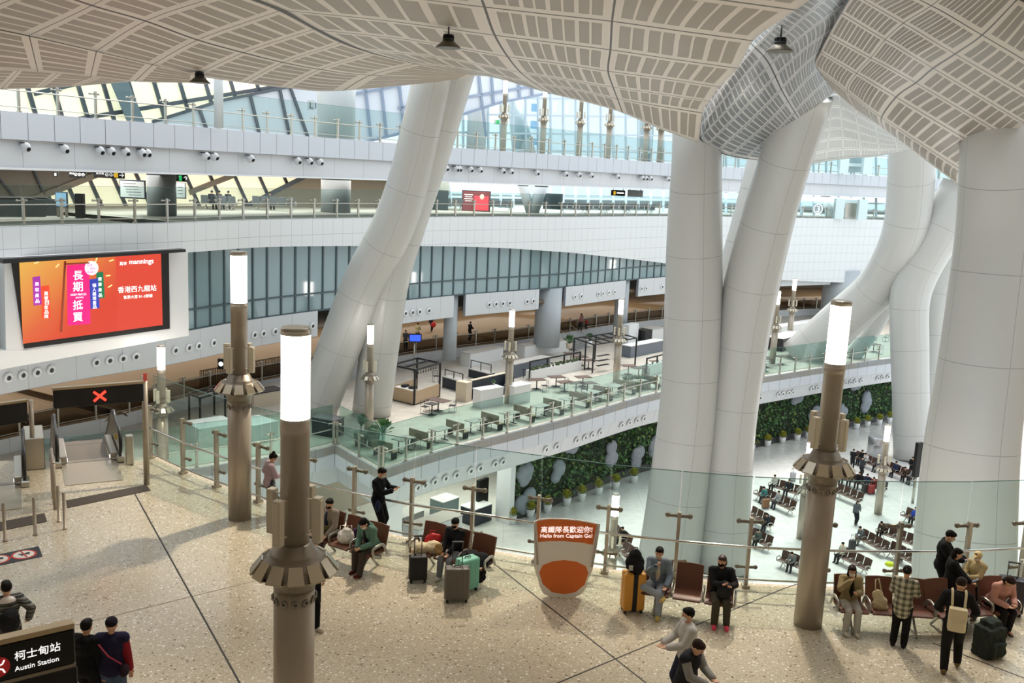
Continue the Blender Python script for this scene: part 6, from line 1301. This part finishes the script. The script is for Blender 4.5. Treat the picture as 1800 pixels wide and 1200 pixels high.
for x, y in ((790, 905), (850, 890)):
    L = bpy.data.lights.new('lower_downlight', 'AREA'); L.size = 5; L.energy = 350; L.color = (1, .93, .82); o = bpy.data.objects.new('lower_downlight', L); COL.objects.link(o); o.location = flat(atz(x, y, ZW), ZT-.8)
# silver drum and black totem
o = MB().lathe([(.85, 0), (.85, 1.9), (.8, 1.95)], n=32).build('steel_drum', mat('rippled_steel', 'b9bbbd', .22, .7, bump=.3, bscale=4), at=wz(1541, 806)); tag(o, 'big stainless steel drum beside the branching column in the waiting hall', 'drum')
tp = wz(1604, 884); t = thing('totem', 'tall black information totem on a steel pole in the waiting hall', 'totem', tp, R(25)); MB().cyl((0, 0, 0), (0, 0, 2.2), .11, 14).build('pole', SST, t); MB().box((0, 0, 3.3), (.6, .28, 2.6)).build('panel', BLKG, t, bev=.02); MB().box((.31, 0, 3.3), (.02, .2, 2.5)).build('edge_strip', SST, t)
# rows of seats
HB = []
for n_, l, a, c in [(6, 'second row at left with a tan suitcase before it', (1320, 862), (1404, 900)), (4, 'short row at the left beside the forked column', (1312, 900), (1358, 926)), (4, 'row before the crowd, left of the lamp post', (1354, 852), (1404, 868)), (4, 'row before the crowd, right of the lamp post', (1468, 862), (1512, 880)), (6, 'farthest row by the branching column, left end', (1508, 806), (1548, 822)), (5, 'farthest row right of the waiting hall lamp', (1562, 824), (1604, 842)), (6, 'crowded middle row', (1486, 842), (1546, 858)), (3, 'row beside the corner column with a blue bag', (1592, 906), (1622, 918)), (5, 'row left of the corner column behind the glass posts', (1546, 934), (1616, 960)), (4, 'row with the reader in grey and the small suitcase', (1508, 942), (1556, 968)), (4, 'long row under the corner column behind the rail', (1562, 966), (1610, 990)), (4, 'row just behind the rail, right of the lamp post', (1462, 968), (1536, 1006)), (3, 'pair of seats behind the rail left of the lamp post', (1374, 984), (1412, 998)), (4, 'row left of the forked column behind the board', (1068, 930), (1108, 962)), (3, 'row right behind the welcome board', (1088, 964), (1116, 985)), (3, 'row under the rail at the left of the lamp post', (1322, 944), (1346, 956))]:
    HB.append((n_, bench_at(n_, 'brown hall seats, '+l, a, c, ZW, name='waiting_seats', seatm=mat('dark_brown_seat', '553a30', .4))))
# people in the hall: four built once, then copied in other clothes
kw = dict(near=False)
F = {}
F['sit'] = figure('person', 'x', (0, 0, 0), 0, sit=True, nod=20, **kw); F['lean'] = figure('person', 'x', (0, 0, 0), 0, sit=True, lean=22, nod=25, wl=(-.08, .45, .6), wr=(.08, .45, .6), **kw)
F['stand'] = figure('person', 'x', (0, 0, 0), 0, nod=18, wl=(-.08, .34, 1.1), wr=(.1, .34, 1.1), **kw); F['long'] = figure('person', 'x', (0, 0, 0), 0, hair='long', nod=15, wl=(-.1, .3, 1.05), wr=(.25, .05, .84), ar=(.1, .18, .08), **kw)
used = set()
def far_person(kind, label, loc, face, top, legs, hairm=HAIRB, rz=None, sc=1.0):
    o = F[kind]; a = PI+R(face) if rz is None else rz
    if kind in used: o = dup(o, loc, a, label)
    else: used.add(kind); o.location = loc; o.rotation_euler = (0, 0, a); o['label'] = label
    recolor(o, {'jacket': cloth(top), 'trousers': cloth(legs), 'hair': hairm}); o.scale = (sc, sc, sc); return o
def hs(bi, k, y=.12): n_, be = HB[bi]; return seatpos(be, k, n_, y), be.rotation_euler.z+PI
for bi, k, kind, l, top, legs in [(0, 1, 'lean', 'seated person in teal in the waiting hall, second row', '4f8a8c', '3a3f46'), (0, 3, 'sit', 'seated person in pale grey in the second row of the waiting hall', 'a9a9ac', '3a3d44'), (1, 3, 'lean', 'seated person in dark grey at the end of the short left row', '34383e', '2b2d31'), (2, 0, 'sit', 'seated woman in white top at the left end of the row before the crowd', 'c9c6c2', '26272b'), (2, 2, 'sit', 'seated person in dark clothes in the row before the crowd', '2f3238', '26272b'),
    (4, 1, 'sit', 'person in black at the farthest row near the steel drum', '202227', '26272b'), (4, 2, 'lean', 'person in white shirt at the farthest row', 'd0d0d0', '4c4f55'), (4, 4, 'sit', 'person in grey at the farthest row beside the lamp', '55585f', '2f3136'), (5, 1, 'sit', 'person in navy in the farthest row right of the lamp', '2b3550', '202226'), (5, 3, 'lean', 'person in dark brown in the farthest row by the totem', '4a3a34', '26272b'), (5, 4, 'sit', 'person in grey at the end of the farthest row', '8a8d90', '2b2e34'),
    (6, 0, 'sit', 'person in charcoal at the left of the crowded middle row', '32353a', '2a2c30'), (6, 1, 'lean', 'person in olive in the crowded middle row', '6a6448', '26282c'), (6, 2, 'sit', 'person in black in the crowded middle row', '1d1e22', '26272b'), (6, 3, 'sit', 'person in navy in the crowded middle row', '2a3148', '22242a'), (6, 4, 'lean', 'person in dark red in the crowded middle row', '7a2a2c', '26282c'), (6, 5, 'sit', 'person in blue grey at the right of the crowded middle row', '4b5566', '2b2e36'),
    (7, 1, 'sit', 'person in tan by the corner column in the hall', '8d7458', '2a2c30'), (8, 0, 'lean', 'person in dark brown by the glass posts in the hall', '4d4038', '2b2a2c'), (9, 0, 'lean', 'reader in grey seated with a small suitcase in the hall', '6b6f76', '77756f'), (11, 0, 'sit', 'person in cream seated behind the rail right of the lamp post', 'd0c8b8', '2b2a2c'), (12, 1, 'lean', 'person in grey seated behind the rail left of the lamp post', '7b7d80', '2b2d31'), (13, 2, 'sit', 'person in black seated behind the welcome board', '1f2024', '26282c'), (15, 1, 'lean', 'person in green grey seated low behind the rail', '59645e', '2f332f')]:
    p, a = hs(bi, k); far_person(kind, l, p, 0, top, legs, rz=a)
for x, y, kind, l, f_, top, legs in [(1503, 921, 'long', 'woman in grey with long hair walking across the hall', 10, '5d646c', '2a2d33'), (1497, 824, 'stand', 'man in black standing at the back of the seats', 150, '1c1e23', '26282d'), (1512, 838, 'stand', 'person in dark grey standing left of the crowded row', 30, '3a3d42', '2a2c31'), (1601, 838, 'stand', 'person in black standing by the totem', -40, '222328', '2a2b30')]:
    far_person(kind, l, wz(x, y), f_, top, legs)
def cor(px, py, d, z): return flat(atd(px, py, d), z)
for px, py, d, z, kind, l, f_, top, legs in [(734, 582, 82, ZT+.8, 'stand', 'person in pale yellow on the walkway behind the blue display', 160, 'cfc69a', '4a4a4c'), (758, 570, 88, ZT+.8, 'long', 'person with a red bag on the walkway', 40, '2a2b30', '2b2b2f'), (826, 572, 84, ZT+.8, 'stand', 'person in black bending on the walkway', 60, '1e1f23', '222327'), (1023, 545, 92, ZT+.8, 'long', 'person in pink on the walkway behind the stair', -60, 'b07a78', '33333a'), (1033, 545, 93, ZT+.8, 'stand', 'child in red on the walkway behind the stair', -60, 'c23f34', '2e2f35'), (713, 585, 78, ZT+.8, 'stand', 'person in grey on the walkway left of the blue display', 20, '6a6a70', '3a3a40'),
    (45, 735, 52, ZT, 'stand', 'person in pale top below the left escalator', 40, 'c9b9b4', '24262b'), (80, 695, 62, ZT, 'long', 'person in black on the brown floor beyond the escalators', 80, '202126', '2a2b30'),
    (372, 380, 66, ZM, 'sit', 'left of three seated people on the middle balcony', 170, '3b3f48', '2b2d33'), (385, 380, 66.5, ZM, 'sit', 'middle of three seated people on the middle balcony', 170, '5a5650', '2b2d33'), (401, 380, 67, ZM, 'sit', 'right of three seated people on the middle balcony', 170, '2f3238', '2b2d33'), (474, 380, 69, ZM, 'sit', 'person seated alone on the middle balcony', 170, '45474d', '2b2d33')]:
    far_person(kind, l, cor(px, py, d, z), f_, top, legs, sc=.62 if 'child' in l else 1)
soft('carrier_bag', 'red carrier bag held on the walkway', 'bag', cor(762, 570, 87.5, ZT+1.3), [((0, 0, .2), (.24, .12, .26))], REDB, bump=False)
mb_ = [make_bench(4, 'grey seats on the middle balcony under the three seated people', cor(386, 380, 66.3, ZM), R(180), seatm=mat('grey_seat', '6a7076', .5)), make_bench(5, 'grey seats on the middle balcony with one person', cor(482, 380, 69, ZM), R(180), seatm=mat('grey_seat', '6a7076', .5))]
for k, (px, l) in enumerate(((785, 'by the dark board'), (872, 'left of the splayed columns'), (1010, 'first right of the dark green board'), (1045, 'second right of the dark green board'), (1080, 'third right of the dark green board'), (1125, 'left of the forked column'))): dup(mb_[1], cor(px, 380, 84+k*2.6, ZM), R(200), 'grey seats on the middle balcony '+l)
for x, y, l, c, w_ in ((1345, 893, 'tan suitcase before the second row of hall seats', '8d6244', .5), (1531, 868, 'red suitcase beside the waiting hall lamp post', '9c2f35', .5), (1497, 967, 'small dark suitcase by the reader in grey', '2c2e33', .4), (1520, 866, 'dark backpack shaped suitcase left of the red one', '24262b', .42), (1393, 845, 'silver suitcase behind the hall lamp', 'a6a9ad', .4), (1580, 985, 'dark suitcase under the corner column', '2b2f3a', .45)):
    suitcase(l, (x, y), 20, w_, .28, .62, c, handle=.3, z=ZW)
soft('backpack', 'bright blue bag on the seats beside the corner column', 'backpack', wz(1606, 922)+Vector((0, 0, .45)), [((0, 0, .3), (.28, .2, .32))], cloth('2248b0'), bump=False); soft('jacket', 'bright yellow-green garment on the seats under the rail', 'jacket', wz(1562, 1008)+Vector((0, 0, .45)), [((0, 0, .15), (.3, .25, .16))], cloth('c3cf3a'), bump=False)
# escalator seen on the middle balcony at left
es = wthing('escalator', 'dark escalator top on the middle balcony at the left edge', 'escalator', cor(30, 385, 50, ZM)); A = cor(-40, 385, 48, ZM); B = cor(80, 385, 50.5, ZM)
for o_, nm in ((0, 'balustrade'), (1.4, 'balustrade')): b = MB(); v = Vector((0, o_, 0)); b.beam(A+v+Z3*.45, B+v+Z3*.45, .12, .9); b.build(nm, mat('dark_escalator_panel', '4c5254', .3), es); b = MB(); b.tube([A+v+Z3*.95, A.lerp(B, .8)+v+Z3*.95, B+v+Z3*.75, B+v+Z3*.4], .06, 8); b.build('handrail', BLACK, es)
for o in bpy.data.objects:
    for k in ('_o', '_rs'):
        if k in o: del o[k]
